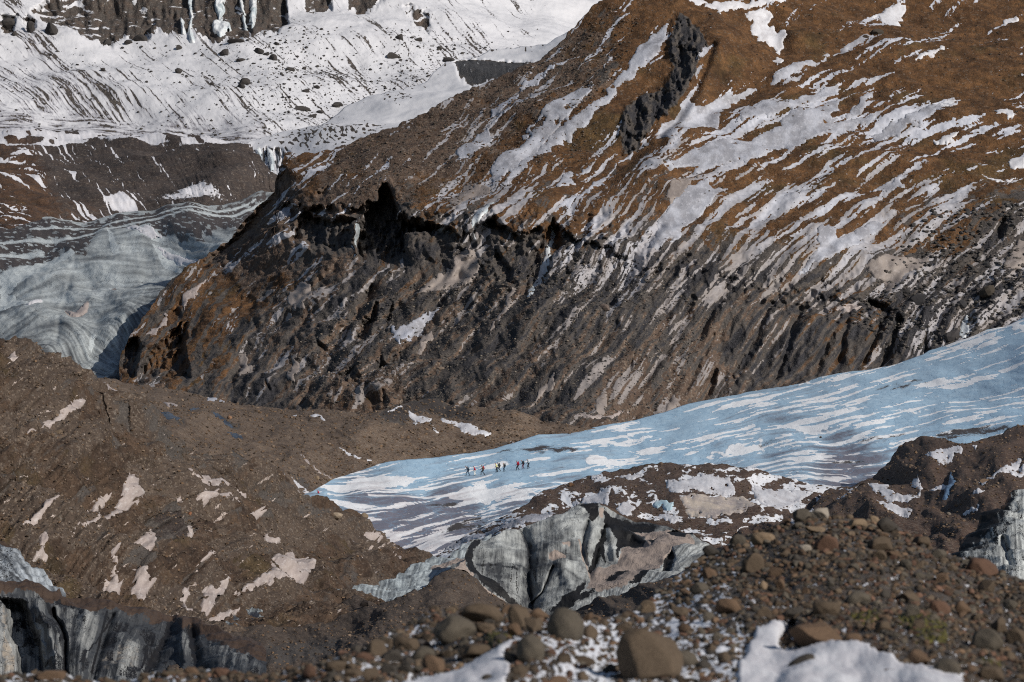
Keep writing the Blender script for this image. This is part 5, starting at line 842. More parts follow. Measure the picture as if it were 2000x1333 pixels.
TP = [
 ([(1309, 38), (1300, 60), (1290, 95), (1245, 145), (1196, 195), (1140, 250), (1081, 285), (1028, 325), (965, 362), (1028, 308), (1081, 262), (1140, 220), (1196, 170), (1224, 138), (1231, 112), (1245, 86), (1280, 60)], pm_mt, "long thin snow gully left of the dark rock spur"),
 ([(1137, 172), (1155, 182), (1133, 210), (1102, 238), (1081, 270), (1046, 298), (1000, 333), (962, 354), (958, 340), (979, 305), (1032, 259), (1070, 224), (1091, 200), (1116, 182)], pm_mt, "largest grey snow field on the left half of the mountain"),
 ([(955, 252), (962, 263), (941, 291), (902, 312), (888, 308), (892, 291), (927, 266)], pm_mt, "smaller snow field left of the largest grey one"),
 ([(1018, 175), (1011, 196), (976, 217), (948, 235), (958, 217), (993, 189)], pm_grey, "bluish snow streak near the mountain skyline"),
 ([(1119, 150), (1122, 155), (1067, 180), (1011, 213), (962, 246), (951, 250), (1011, 200), (1067, 168)], pm_grey, "slim snow streak between skyline streak and grey field"),
 ([(1133, 98), (1125, 108), (1081, 130), (1018, 170), (1004, 175), (1018, 154), (1081, 118)], pm_grey, "upper snow streak close to the mountain skyline"),
 ([(1193, 102), (1196, 115), (1182, 133), (1178, 128)], pm_mt, "small snow slip beside the long thin gully"),
 ([(1151, 308), (1154, 315), (1116, 336), (1123, 354), (1088, 364), (1084, 354), (1105, 326)], pm_mt, "ragged snow patch under the dark rock spur"),
 ([(1391, 84), (1381, 116), (1363, 147), (1346, 182), (1360, 203), (1395, 189), (1433, 175), (1496, 161), (1524, 140), (1545, 123), (1703, 70), (1706, 81), (1615, 116), (1559, 140), (1496, 172), (1447, 196), (1423, 210), (1405, 245), (1353, 259), (1300, 277), (1262, 285), (1300, 242), (1321, 210), (1339, 175), (1356, 133), (1374, 88)], pm_mt, "snow filled gully right of the dark rock spur with long upper arm"),
 ([(1451, 19), (1489, 18), (1507, 32), (1510, 49), (1538, 63), (1542, 84), (1524, 105), (1538, 119), (1528, 130), (1510, 119), (1514, 95), (1496, 77), (1472, 56), (1472, 35)], pm_white, "white snow tongue hanging from the mountain top"),
 ([(1320, -4), (1400, 0), (1550, -4), (1545, 6), (1480, 14), (1430, 15), (1350, 8)], pm_white, "snow sheet cut by the top edge above the snow tongue"),
 ([(1738, 10), (1766, 7), (1762, 31), (1748, 52), (1738, 49), (1724, 31), (1703, 28)], pm_white, "bright snow hollow at the top right of the mountain"),
 ([(1300, 336), (1275, 345), (1300, 319), (1335, 301), (1395, 280), (1440, 266), (1510, 245), (1545, 224), (1598, 210), (1636, 196), (1650, 210), (1615, 245), (1720, 224), (1650, 259), (1580, 280), (1510, 301), (1423, 322), (1353, 333)], pm_mt, "widest snow field sweeping across the rusty slope"),
 ([(1437, 235), (1454, 210), (1496, 196), (1545, 189), (1601, 172), (1633, 158), (1636, 175), (1598, 193), (1545, 217), (1496, 228)], pm_mt, "snow field just above the widest one"),
 ([(1660, 210), (1695, 172), (1712, 172), (1700, 195), (1676, 222), (1650, 235)], pm_mt, "short snow arm rising right of the widest field"),
 ([(1705, 262), (1750, 240), (1790, 225), (1840, 200), (1880, 188), (1878, 200), (1820, 232), (1760, 262), (1715, 275)], pm_mt, "long snow streak on the right of the rusty slope"),
 ([(1835, 205), (1855, 190), (1878, 192), (1850, 212), (1822, 228)], pm_white, "bright snow crook at the right end of a long streak"),
 ([(1815, 270), (1875, 255), (1865, 275), (1850, 285), (1830, 278)], pm_white, "fan shaped snow patch on the rusty slope"),
 ([(1795, 115), (1840, 96), (1855, 98), (1820, 118), (1780, 128)], pm_white, "white snow dash in the upper right slope"),
 ([(1955, 28), (1992, 30), (1985, 38), (1962, 37)], pm_white, "small snow spot high at the right edge"),
 ([(1940, 215), (1985, 220), (1975, 232), (1945, 230)], pm_white, "snow spot with two lobes near the right edge"),
 ([(1918, 344), (1990, 345), (1960, 358), (1935, 355)], pm_white, "flat snow patch near the right edge of the rusty slope"),
 ([(1968, 312), (2003, 306), (2003, 330), (1975, 334)], pm_white, "snow patch cut by the right edge of the picture"),
 ([(1695, 365), (1720, 352), (1775, 338), (1790, 330), (1760, 350), (1775, 362), (1740, 372)], pm_mt, "wedge of snow with a hooked tip on the rusty slope"),
 ([(1300, 385), (1318, 350), (1350, 345), (1372, 335), (1355, 352), (1330, 385), (1305, 398)], pm_tan, "tan silted snow patch at the foot of the widest field"),
 ([(1275, 480), (1290, 430), (1330, 375), (1385, 350), (1438, 355), (1400, 385), (1360, 420), (1320, 465), (1290, 490)], pm_mt, "steep snow field above the cliff band"),
 ([(1602, 442), (1618, 438), (1640, 450), (1640, 470), (1700, 440), (1745, 435), (1700, 460), (1650, 490), (1610, 510), (1560, 530), (1590, 500)], pm_mt, "ear shaped snow field low on the rusty slope"),
 ([(1690, 515), (1730, 495), (1800, 500), (1820, 490), (1800, 520), (1760, 535), (1745, 560), (1720, 570), (1735, 540), (1700, 535)], pm_tan, "wide tan snow field above the rock shelf"),
 ([(1990, 468), (2005, 466), (2005, 520), (1960, 530), (1965, 505)], pm_tan, "tan snow slope cut by the right edge above the glacier"),
 ([(895, 495), (915, 485), (940, 500), (930, 530), (900, 560), (860, 560), (800, 568), (830, 545), (870, 520), (882, 525)], pm_tan, "broad smooth tan snow fan below the cave cliff"),
 ([(760, 635), (775, 632), (840, 600), (862, 586), (856, 600), (820, 640), (775, 672)], pm_grey, "white slanting snow blade below the cave cliff"),
 ([(820, 640), (846, 628), (838, 655), (822, 680), (808, 690)], pm_tan, "tan snow spoon right of the white snow blade"),
 ([(955, 650), (990, 600), (1002, 562), (1012, 565), (1000, 605), (985, 625), (950, 660)], pm_tan, "narrow tan snow slip below the dark ravine"),
 ([(1025, 780), (1048, 752), (1088, 725), (1085, 740), (1050, 765), (1020, 790), (998, 793)], pm_tan, "tan snow fan low on the scree"),
 ([(560, 590), (575, 555), (600, 552), (618, 575), (600, 600), (575, 610)], pm_tan, "rounded tan snow apron above the scree left of centre"),
 ([(497, 575), (510, 562), (540, 558), (520, 575), (508, 590)], pm_tan, "small tan snow drop on the rusty shoulder"),
 ([(568, 700), (585, 690), (582, 715), (578, 748), (562, 742)], pm_tan, "upright tan snow slip on the dark scree"),
 ([(465, 690), (480, 685), (484, 712), (500, 712), (470, 735), (458, 728), (468, 712)], pm_tan, "boot shaped tan snow patch on the dark head of rock"),
 ([(286, 655), (320, 618), (332, 612), (330, 622), (300, 655), (285, 662)], pm_pink, "small snow streak on the green topped rock nose"),
 ([(352, 590), (360, 578), (395, 560), (410, 552), (395, 572), (368, 592), (355, 612)], pm_pink, "snow ribbon along the crest of the rock head"),
 ([(1162, 790), (1170, 765), (1185, 760), (1188, 780), (1180, 800), (1165, 804)], pm_tan, "grey snow cone at the foot of the mountain"),
 ([(1305, 790), (1318, 765), (1330, 765), (1335, 785), (1320, 800), (1300, 806)], pm_tan, "snow hump by the foot of the tan slope at the glacier edge"),
 ([(1120, 818), (1165, 810), (1220, 795), (1235, 792), (1190, 820), (1150, 832), (1115, 830)], pm_pink, "pinkish snow where scree meets the blue glacier"),
 ([(1878, 635), (1890, 620), (1895, 650), (1880, 668), (1872, 655)], pm_icefall, "small frozen cascade above the right of the glacier"),
 ([(1630, 600), (1665, 592), (1690, 598), (1660, 612), (1640, 610)], pm_pink, "snow ledge under the dark overhang at right"),
 ([(925, 440), (950, 400), (965, 395), (955, 425), (935, 452), (930, 475), (922, 470)], pm_icefall, "frozen icefall draping the brown cliff lip"),
 ([(1030, 575), (1055, 520), (1080, 450), (1084, 462), (1066, 530), (1045, 580), (1028, 590)], pm_icefall, "long dark frozen waterfall in the ravine"),
 ([(690, 495), (695, 440), (702, 420), (704, 450), (697, 500)], pm_icefall, "thin frozen waterfall at the left lip of the cave"),
 ([(1240, 290), (1190, 337), (1140, 382), (1084, 416), (1080, 412), (1135, 374), (1186, 328), (1236, 284)], pm_grey, "straight shadowy snow groove below the rock spur"),
 ([(868, 395), (890, 370), (905, 345), (925, 350), (960, 360), (955, 378), (920, 385), (900, 400), (880, 400)], pm_tan, "grey silt patch above the cliff edge")]
for pts, m_, lb in TP:
    nm = "frozen_waterfall" if m_ is pm_icefall else "snow_patch"
    patch(mt, nm, pts, m_, .1, lb, "frozen waterfall" if m_ is pm_icefall else "snow patch", G5, warp=6 if m_ is not pm_icefall else 2, ws=26, lump=.1, res=2, holes=10, grain=(lambda X, Y: 11 * (ss(.2, .9, f2(X, Y)) - .35) + 5 * (f1(X, Y) - .5)) if m_ in (pm_mt, pm_grey, pm_white) else None)
G6 = "frozen waterfalls on the far cliff"
for pts, lb in [([(365, -10), (374, -10), (376, 40), (380, 82), (368, 80), (370, 40)], "tall thin bluish frozen waterfall on the far cliff"),
                ([(415, -10), (442, -10), (438, 20), (428, 34), (420, 20)], "curtain of hanging icicles on the far cliff"),
                ([(414, 46), (430, 30), (448, 38), (452, 60), (430, 72), (414, 62)], "round snow cone under the icicle curtain"),
                ([(466, -5), (474, -5), (480, 30), (484, 60), (476, 55)], "narrow white ice ribbon right of the snow cone"),
                ([(486, -5), (504, -5), (500, 30), (492, 62), (486, 30)], "broad white frozen waterfall near the cliff's brown end"),
                ([(352, 32), (362, 50), (364, 74), (356, 72)], "short ice ribbon left of the tall thin frozen waterfall"),
                ([(520, 288), (532, 288), (536, 330), (528, 335), (522, 310)], "frozen cascade dropping from the snow bench"),
                ([(498, 290), (510, 288), (512, 312), (503, 305)], "short frozen cascade at the left end of the snow bench")]:
    patch(bench if "bench" in lb else far, "frozen_waterfall", pts, pm_icefall, 3.0, lb, "frozen waterfall", G6, warp=2, ws=9, lump=.3)
patch(lgl, "snow_patch", [(240, 456), (262, 452), (290, 455), (322, 470), (318, 478), (276, 474)], pm_white, .5, "snow bank on top of the grey glacier tongue", "snow patch", None, warp=4)
patch(lgl, "snow_patch", [(300, 485), (330, 486), (380, 500), (392, 514), (380, 520), (345, 508), (322, 498)], pm_white, .5, "long curved snow bank on the right of the grey glacier tongue", "snow patch", None, warp=4)
patch(lgl, "snow_patch", [(126, 603), (150, 600), (166, 586), (172, 584), (168, 604), (150, 618), (134, 618)], pm_pink, .8, "pinkish snow pocket low on the grey glacier tongue", "snow patch", None, warp=2)
patch(lgl, "snow_patch", [(46, 606), (70, 592), (86, 588), (84, 597), (60, 606)], pm_white, .8, "white snow sliver at the left of the grey glacier tongue", "snow patch", None, warp=2)
patch(fr, "snow_bank", FSN[0], pm_fg, .035, "large snow bank in the foreground under the orange boulder", "snow bank", "foreground snow banks", warp=5, ws=24, lump=.12, res=2.5, holes=0)
patch(fr, "snow_bank", FSN[1], pm_fg, .025, "snow bank in the foreground below the heap of round rocks", "snow bank", "foreground snow banks", warp=5, ws=24, lump=.12, res=2.5, holes=0)
for pts, lb in [([(1655, 1195), (1700, 1180), (1730, 1195), (1720, 1210), (1680, 1215)], "smaller yellow green moss cushion left on the stone heap"), ([(1750, 1200), (1800, 1190), (1850, 1230), (1850, 1270), (1790, 1265), (1750, 1230)], "largest yellow green moss cushion among the stones at right"),
                ([(940, 1250), (980, 1242), (1002, 1255), (975, 1272), (950, 1268)], "moss cushion under the round grey boulder left of centre"), ([(1910, 1296), (1955, 1288), (1962, 1316), (1925, 1322)], "small moss tuft near the lower right corner")]:
    patch(fr, "moss_cushion", pts, pm_moss, .018, lb, "moss", "moss cushions among the stones", warp=7, ws=16, lump=1.2, res=2)

# ------------------------------------------------------------------ rocks
def ico(sub):
    import bmesh
    b = bmesh.new(); bmesh.ops.create_icosphere(b, subdivisions=sub, radius=1)
    V = np.array([v.co[:] for v in b.verts]); T = np.array([[v.index for v in f.verts] for f in b.faces]); b.free(); return V, T
ICO = {s: ico(s) for s in (1, 2, 3, 4)}
def rock_np(sub, seed, cuts=11, lo=.5, hi=.9):
    V, T = ICO[sub]; V = V.copy(); r = np.random.RandomState(seed)
    for k in range(cuts):
        n = r.normal(size=3); n /= np.linalg.norm(n); t = r.uniform(lo, hi); d = V @ n
        over = np.maximum(d - t, 0); V = V - (over * .97)[:, None] * n
    V = V * (1 + .07 * fbm(V[:, 0] * 1.3 + 5 + V[:, 2], V[:, 1] * 1.3 + seed, 3, seed)[:, None])
    if sub >= 3: V = V * (1 + .02 * fbm(V[:, 0] * 4 + V[:, 2] * 3, V[:, 1] * 4 + V[:, 2], 3, seed + 5)[:, None])
    return V / np.abs(V).max(0), T
rm = rock_mat("weathered_rock", 4.0); rm_far = rock_mat("far_rock", .15)
RK = [mesh_np("rock", *rock_np(4, 100 + i, 7 if i < 4 else 10 + i % 4, .72 if i < 4 else .52, .97 if i < 4 else .9), True, None, rm) for i in range(12)]
RK2 = [mesh_np("rock", *rock_np(2, 200 + i, 12, .45, .85), False, None, rm) for i in range(14)]
RKF = [mesh_np("rock", *rock_np(2, 300 + i, 8, .5), False, None, rm_far) for i in range(10)]
def put_rock(layer, px, py, w, h, col, meshes, name, label, cat, group, rng, tilt=0, sink=.28, deep=None, shape=None):
    """px,py = centre in the photograph; the rock sits on the layer below it"""
    B = layer.at(px, min(py + h * .32, layer.bot.max() - 2)); D = B[1]; k = D / F
    me = meshes[rng.randrange(len(meshes)) if shape is None else shape]
    o = link(name, me, label=label, category=cat, group=group)
    rx, rz = w * k / 2, h * k / 2; ry = (rx + rz) / 2 * (deep or rng.uniform(.75, 1.1))
    o.rotation_euler = (rng.uniform(-.25, .25), math.radians(tilt), rng.uniform(-.6, .6) if abs(tilt) < 1 else 0)
    o.scale = (rx * 1.06, ry, rz * 1.06)
    o.location = (B[0], B[1] + ry * .2, B[2] + rz * (.62 if sink else .8) - rz * sink * .2)
    o.color = (*col, 1); return o
BR = (.086, .063, .043); OR = (.110, .071, .045); GR = (.084, .071, .055); TN = (.18, .13, .085); DK = (.05, .043, .036); RD = (.102, .058, .039); PL = (.24, .21, .175)
HAND = [
 (888, 1236, 82, 58, GR, "round grey brown boulder topping the heap left of centre"), (941, 1206, 82, 50, BR, "mossy brown boulder behind the round grey brown one"), (1013, 1218, 42, 56, BR, "tall brown rock right of the mossy brown boulder"),
 (1053, 1199, 34, 28, OR, "bright orange angular rock in front of the ice wall's foot"), (993, 1193, 32, 22, OR, "low orange rock on the heap's skyline"), (795, 1240, 54, 42, BR, "brown rock left of the round grey brown boulder"),
 (734, 1260, 46, 42, BR, "leftmost big brown rock of the heap"), (766, 1270, 42, 32, DK, "dark rock beside the leftmost brown rock"), (827, 1265, 46, 35, GR, "smooth grey rock at the front of the heap"),
 (927, 1266, 64, 42, BR, "flat brown boulder below the round grey brown one"), (846, 1288, 46, 40, OR, "orange brown rock on the edge of the small snow bank"), (713, 1290, 38, 24, RD, "small reddish rock at the heap's left foot"),
 (792, 1306, 34, 22, DK, "dark flat rock in the snow under the heap"), (950, 1238, 38, 25, BR, "small brown rock wedged beside the moss cushion"), (1004, 1245, 26, 32, OR, "small upright orange rock right of the moss cushion"),
 (1037, 1282, 54, 62, GR, "steep sided grey rock right of the small snow bank"), (1040, 1236, 40, 44, BR, "brown rock behind the steep sided grey rock"), (1102, 1240, 68, 74, GR, "big slanting grey brown boulder in the middle foreground"),
 (1270, 1278, 126, 116, BR, "largest boulder, smooth grey brown, at the bottom edge"), (955, 1326, 30, 20, DK, "small dark stone lying on the small snow bank"), (1088, 1328, 46, 26, OR, "orange rock cut by the bottom edge left of the largest boulder"),
 (660, 1312, 48, 30, BR, "brown rock low at the left foot of the heap"), (690, 1326, 40, 24, BR, "brown rock at the bottom edge below the heap"), (997, 1294, 22, 20, DK, "little dark rock between snow bank and grey rock"),
 (1328, 1194, 40, 31, BR, "brown rock up the slope behind the largest boulder"), (1424, 1187, 52, 44, OR, "orange brown boulder alone on the left slope of the heap"), (1388, 1128, 29, 28, OR, "small orange rock high on the left slope"),
 (1388, 1078, 32, 28, DK, "dark grey rock where the heap meets the ice wall"), (1472, 1106, 43, 50, BR, "square brown block high on the left slope"), (1489, 1047, 48, 34, TN, "tan tilted rock near the heap's left skyline"),
 (1566, 1008, 38, 30, GR, "grey rock leaning on the pale rock at the very top"), (1601, 1003, 40, 28, PL, "pale cream rock at the very top of the stone heap"), (1594, 1028, 44, 19, TN, "flat tan rock just under the pale summit rock"),
 (1675, 1020, 44, 29, TN, "tan rock right of the summit on the skyline"), (1708, 1014, 21, 20, TN, "little tan rock next to the dark skyline rock"), (1733, 1029, 44, 36, DK, "dark squarish rock on the skyline"),
 (1615, 1057, 46, 40, RD, "reddish rock under the heap's summit"), (1571, 1061, 27, 20, PL, "small pale grey rock left of the reddish one"), (1717, 1064, 54, 33, BR, "wide brown rock below the dark skyline rock"),
 (1717, 1090, 31, 26, BR, "brown cobble under the wide brown rock"), (1748, 1086, 32, 26, OR, "orange cobble beside the brown cobble"), (1801, 1054, 34, 30, BR, "brown rock on the right skyline"),
 (1920, 1110, 62, 40, RD, "broad reddish rock on the far right skyline"), (1556, 1091, 20, 22, DK, "small dark stone in the middle of the upper heap"), (1675, 1162, 50, 34, GR, "grey brown rock in the middle of the heap"),
 (1615, 1193, 53, 43, BR, "brown boulder above the orange boulder in the snow"), (1552, 1203, 48, 34, DK, "dark rock above the black hollow"), (1524, 1142, 19, 28, OR, "upright small orange stone on the left of the heap"),
 (1601, 1241, 108, 62, OR, "large orange brown boulder half buried by the snow bank"), (1666, 1257, 38, 30, OR, "orange rock on the upper edge of the large snow bank"), (1927, 1256, 66, 48, GR, "big grey brown boulder at the right"),
 (1794, 1294, 43, 38, OR, "orange brown rock at the edge of the large snow bank"), (1850, 1309, 54, 46, GR, "pointed grey brown rock near the bottom right"), (1748, 1312, 43, 14, RD, "flat reddish stone lying on the large snow bank"),
 (1934, 1311, 54, 34, BR, "brown rock below the big grey brown boulder at right"), (1493, 1205, 34, 26, BR, "brown rock left of the dark rock above the hollow"), (1727, 1208, 29, 19, OR, "flat orange stone between the two moss cushions"),
 (1724, 1235, 32, 34, BR, "upright brown rock between the moss cushions"), (1836, 1190, 42, 32, RD, "reddish rock above the largest moss cushion"), (1881, 1186, 31, 36, OR, "orange rock right of the reddish one"),
 (1400, 1241, 22, 20, GR, "small grey rock left of the large snow bank"), (1338, 1288, 48, 36, GR, "grey rock touching the right side of the largest boulder"), (1952, 1224, 34, 40, BR, "brown rock above the big grey brown boulder"),
 (1985, 1250, 40, 40, BR, "brown rock cut by the right edge"), (1780, 1160, 44, 30, BR, "brown rock in the right middle of the heap"), (374, 1315, 30, 26, OR, "tallest orange rock of the low left edge"), (434, 1318, 34, 20, RD, "reddish rock right of the tallest orange rock at left"),
 (215, 1320, 30, 18, BR, "brown rock in the low left edge"), (100, 1322, 60, 24, OR, "wide orange brown rock at the bottom left"), (330, 1324, 34, 14, BR, "flat brown rock left of the tallest orange rock")]
rng = random.Random(5)
GF_ = "boulders and cobbles in the foreground"
placed = []
for i, (x, y, w, h, c, lb) in enumerate(HAND):
    c0_ = c; u_ = rng.uniform(.9, 1.12); c = tuple(v * u_ for v in c)
    put_rock(fr, x, y, w, h, c, RK, "boulder", lb, "rock", GF_, rng, shape=i % 4 if c0_ is GR else 4 + i % 8); placed.append((x, y, w, h))
put_rock(fr, 1565, 1300, 58, 25, DK, RK, "boulder", "dark oval stone tilted on the large snow bank", "rock", GF_, rng, tilt=-28, deep=1.0, shape=3); placed.append((1565, 1300, 58, 30))
CN = {BR: "brown", OR: "orange brown", GR: "grey brown", TN: "tan", DK: "dark grey", RD: "reddish"}
used_l = {}
def rel_label(x, y, w, c, kindw):
    near = sorted(HAND, key=lambda q: math.hypot(q[0] - x, (q[1] - y) * 1.3))[:5]
    sz = "tiny" if w < 15 else "small" if w < 20 else "fist sized" if w < 26 else "hefty"
    l = None
    for bx in near:
        dx, dy = x - bx[0], y - bx[1]
        side = ("upper " if dy < -8 else "lower " if dy > 8 else "") + ("left" if dx < -6 else "right" if dx > 6 else "side")
        short = bx[5].split()
        l = " ".join(f"{sz} {CN[c]} {kindw} {side} of the {' '.join(short)}".split()[:16])
        if l not in used_l: break
    used_l[l] = used_l.get(l, 0) + 1; return l
def ytop(x): return float(np.interp(x, fr.xs, fr.top))
cand = 0; n_small = 0
while n_small < 228 and cand < 60000:
    cand += 1
    x = rng.uniform(630, 2000) if rng.random() < .93 else rng.uniform(0, 630); yt = ytop(x); y = yt + (1335 - yt) * rng.random() ** .85
    w = 12 + 26 * rng.random() ** 2.0
    if n_small < 26 and cand < 2500:
        x = rng.uniform(670, 1160); yt = ytop(x); y = yt + (1330 - yt) * rng.random() ** .9; w = rng.uniform(22, 46)
    h = w * rng.uniform(.6, .95)
    if any(((x - a) / ((w + e) * .46)) ** 2 + ((y - b) / ((h + f_) * .46)) ** 2 < 1 for a, b, e, f_ in placed): continue
    if y > 1200 and any(float(sdf(np.array([x]), np.array([y]), q)[0]) > -4 for q in FSN): continue
    c0 = rng.choices([BR, OR, GR, TN, DK, RD], [8, 2.5, 4, .7, 3.5, 1.6])[0]; u_ = rng.uniform(.75, 1.2); c = tuple(v * u_ for v in c0)
    put_rock(fr, x, y, w, h, c, RK2, "cobble", rel_label(x, y, w, c0, "cobble"), "rock", GF_, rng); placed.append((x, y, w, h)); n_small += 1
print("cobbles", n_small, "dup labels", sum(v - 1 for v in used_l.values() if v > 1))

SM = rock_mat("small_stones", 1.0, False)
def stones(name, layer, n, region, lo, hi, cols, seed, label=None, pw=2.5, sub=1, dens=None, parent=None, tone=(.7, 1.25)):
    """loose stones too many to count, one mesh"""
    r = np.random.RandomState(seed); P = np.array(region, float)
    x = r.uniform(P[:, 0].min(), P[:, 0].max(), n * 3); y = r.uniform(P[:, 1].min(), P[:, 1].max(), n * 3)
    ok = sdf(x, y, region) > 0; ok &= (y > np.interp(x, layer.xs, layer.top) + 1)
    if dens is not None: ok &= r.rand(len(x)) < dens(x, y)
    x, y = x[ok][:n], y[ok][:n]; n = len(x)
    B = layer.at(x, y, layer.P); s = (lo + (hi - lo) * r.rand(n) ** pw) / 2 * B[:, 1] / F
    V0 = [rock_np(sub, 500 + i, 9, .42, .85)[0] for i in range(10)]; T0 = ICO[sub][1]
    idx = r.randint(0, 10, n); base = np.stack(V0)[idx]
    sc = s[:, None] * np.stack([r.uniform(.8, 1.25, n), r.uniform(.8, 1.2, n), r.uniform(.55, .95, n)], 1)
    a = r.uniform(0, 6.28, n); ca, sa = np.cos(a)[:, None], np.sin(a)[:, None]
    b = base * sc[:, None]; bx = b[..., 0] * ca - b[..., 1] * sa; by = b[..., 0] * sa + b[..., 1] * ca
    V = np.stack([bx, by, b[..., 2]], -1) + B[:, None] + np.array([0, 0, 1.0]) * (s * .35)[:, None, None]
    Q = (T0[None] + (np.arange(n) * len(V0[0]))[:, None, None]).reshape(-1, 3)
    c = np.array(cols)[r.randint(0, len(cols), n)] * r.uniform(*tone, (n, 1)); c = np.concatenate([c, np.ones((n, 1))], 1)
    me = mesh_np(name, V.reshape(-1, 3), Q, False, {"tint": np.repeat(c, len(V0[0]), 0)}, SM)
    return link(name, me, kind='stuff', label=label)
rect = lambda a, b, c, d: [(a, b), (c, b), (c, d), (a, d)]
def fdens(x, y): return (1 - .55 * poly(x, y, [(1090, 1200), (1440, 1170), (1460, 1340), (1080, 1340)], 20, 15, 3)) * np.where((poly(x, y, FSN[0], 3, 3, 1) > .5) | (poly(x, y, FSN[1], 3, 3, 1) > .5), .03, 1)
stones("pebbles", fr, 10000, rect(-20, 990, 2040, 1370), 4, 19, [BR, BR, GR, DK, OR, RD], 1, "countless small stones between the foreground boulders", 2.4, 2, fdens, tone=(.45, 1.5))
GC = [(.12, .085, .06), (.095, .068, .048), (.17, .125, .09), (.075, .055, .04), (.14, .09, .055)]
stones("gravel_stones", hill, 15000, rect(-150, 660, 850, 1250), 1.5, 7.5, GC, 2, "pale pebbles strewn over the moraine hill", 3.4)
stones("gravel_stones", mid, 9000, rect(170, 740, 1180, 990), 1.6, 7.5, GC, 3, "pale pebbles strewn over the gravel ridge", 3.2)
stones("gravel_stones", mound, 4500, rect(340, 1110, 1500, 1340), 1.8, 8, GC, 4, "pebbles on the gravel mound below the ice", 3.2)
stones("gravel_stones", hum, 3500, rect(1400, 830, 2060, 1140), 1.8, 8, GC, 6, "pebbles on the brown hummocks", 3)
stones("gravel_stones", brd, 3000, rect(820, 905, 1740, 1080), 1.6, 6, [GC[1], GC[3]], 7, "pebbles on the brown ridge", 3)
DKc = [(.05, .048, .048), (.07, .06, .055), (.10, .09, .08), (.04, .038, .038)]
stones("scree_stones", mt, 9000, [(700, 560), (1200, 480), (1400, 620), (1300, 800), (1100, 850), (800, 800), (600, 800), (560, 700)], 1.6, 6, DKc + [(.16, .135, .11)], 8, "grey scree blocks on the lower mountain side", 3)
stones("scree_stones", mt, 5000, [(640, 300), (1000, 140), (1200, 20), (1250, 40), (1150, 300), (900, 400), (640, 400)], 1.6, 6, [(.14, .1, .075), (.09, .07, .055), (.05, .045, .04)], 9, "brown scree on the upper left mountain side", 3)
stones("scree_stones", mt, 2500, [(1700, 560), (1800, 420), (2050, 400), (2050, 640), (1850, 700), (1650, 640)], 2, 11, DKc, 10, "dark rubble on the rock shelf above the glacier", 2.5)
stones("scree_stones", mt, 1500, rect(1250, 20, 2040, 560), 1.5, 5, [(.06, .045, .03), (.08, .07, .06)], 11, "scattered stones on the rusty slope", 3)
def fdn(x, y): return np.clip(idw([(560, 130, 1), (600, 200, 1), (480, 90, .8), (700, 60, .1), (790, 100, .9), (860, 90, .9), (200, 150, .1), (350, 180, .25), (1000, 40, .1), (640, 230, .8), (300, 60, .1), (400, 250, .5), (50, 220, .2)], x, y), 0, 1)
stones("scree_stones", far, 2200, rect(0, 60, 1050, 265), 1.6, 7, [(.045, .04, .04), (.06, .055, .05)], 12, "small dark rocks sprinkled over the snowy scree", 3, 1, fdn)
GFAR = "dark rocks on the far snow slope"
FAR = [(438, 97, 20, 15, "dark rock just below the far cliff left of the scree rocks"), (350, 140, 16, 13, "lone dark rock in the middle of the far snow slope"), (476, 158, 24, 16, "large dark rock in the far snow, upper of a close pair"), (471, 172, 19, 11, "lower flat rock of the close pair"), (202, 148, 10, 9, "lone small round rock on the left snow slope"),
       (534, 109, 17, 14, "boxy dark rock under the brown end of the far cliff"), (505, 95, 24, 14, "wide dark rock below the far cliff"), (460, 80, 34, 11, "long flat rock hugging the foot of the far cliff"), (590, 204, 33, 11, "long flat outcrop at the lower right of the far scree"), (662, 199, 21, 11, "flat outcrop near the snow bench"),
       (618, 171, 14, 10, "small boxy rock right of the far scree centre"), (415, 171, 9, 8, "tiny lone rock left of the close pair"), (568, 131, 20, 9, "flat rock in the middle of the far scree"), (470, 113, 18, 9, "flat rock between the cliff and the close pair"), (15, 42, 32, 30, "big snow capped rock at the far upper left"),
       (60, 53, 17, 32, "upright rock next to the big snow capped one"), (28, 62, 12, 11, "small round rock below the big snow capped one"), (780, 80, 17, 13, "brownish boxy rock in the right scree"), (818, 74, 17, 9, "flat rock right of the brownish boxy one"), (860, 85, 12, 9, "small rock at the right of the right scree"),
       (878, 106, 25, 14, "wide rock near the bench outcrop"), (766, 103, 24, 15, "dark clump left in the right scree"), (657, 201, 20, 12, "grey rock beside the snow bench edge"), (858, 142, 17, 15, "dark rock under the edge of the snow bench"), (100, 62, 26, 30, "dark rock rib under the left end of the far cliff"), (250, 78, 16, 12, "rock at the foot of the far cliff left part"),
       (275, 74, 28, 14, "broad rock at the foot of the far cliff"), (208, 80, 18, 14, "dark rock lowest under the left part of the cliff"), (348, 88, 14, 12, "small rock under the tall frozen waterfall"), (540, 84, 12, 9, "small rock under the brown cliff end"), (596, 122, 10, 7, "tiny rock in the open snow"), (598, 178, 18, 10, "dark clump above the long flat outcrop"),
       (612, 222, 20, 10, "low dark clump nearest to the bench"), (625, 211, 14, 8, "flat clump between outcrop and bench"), (520, 100, 12, 8, "small rock between two wide rocks below the cliff")]
for x, y, w, h, lb in FAR: put_rock(far, x, y, w, h, (.05, .045, .043), RKF, "rock", lb, "rock", GFAR, rng)
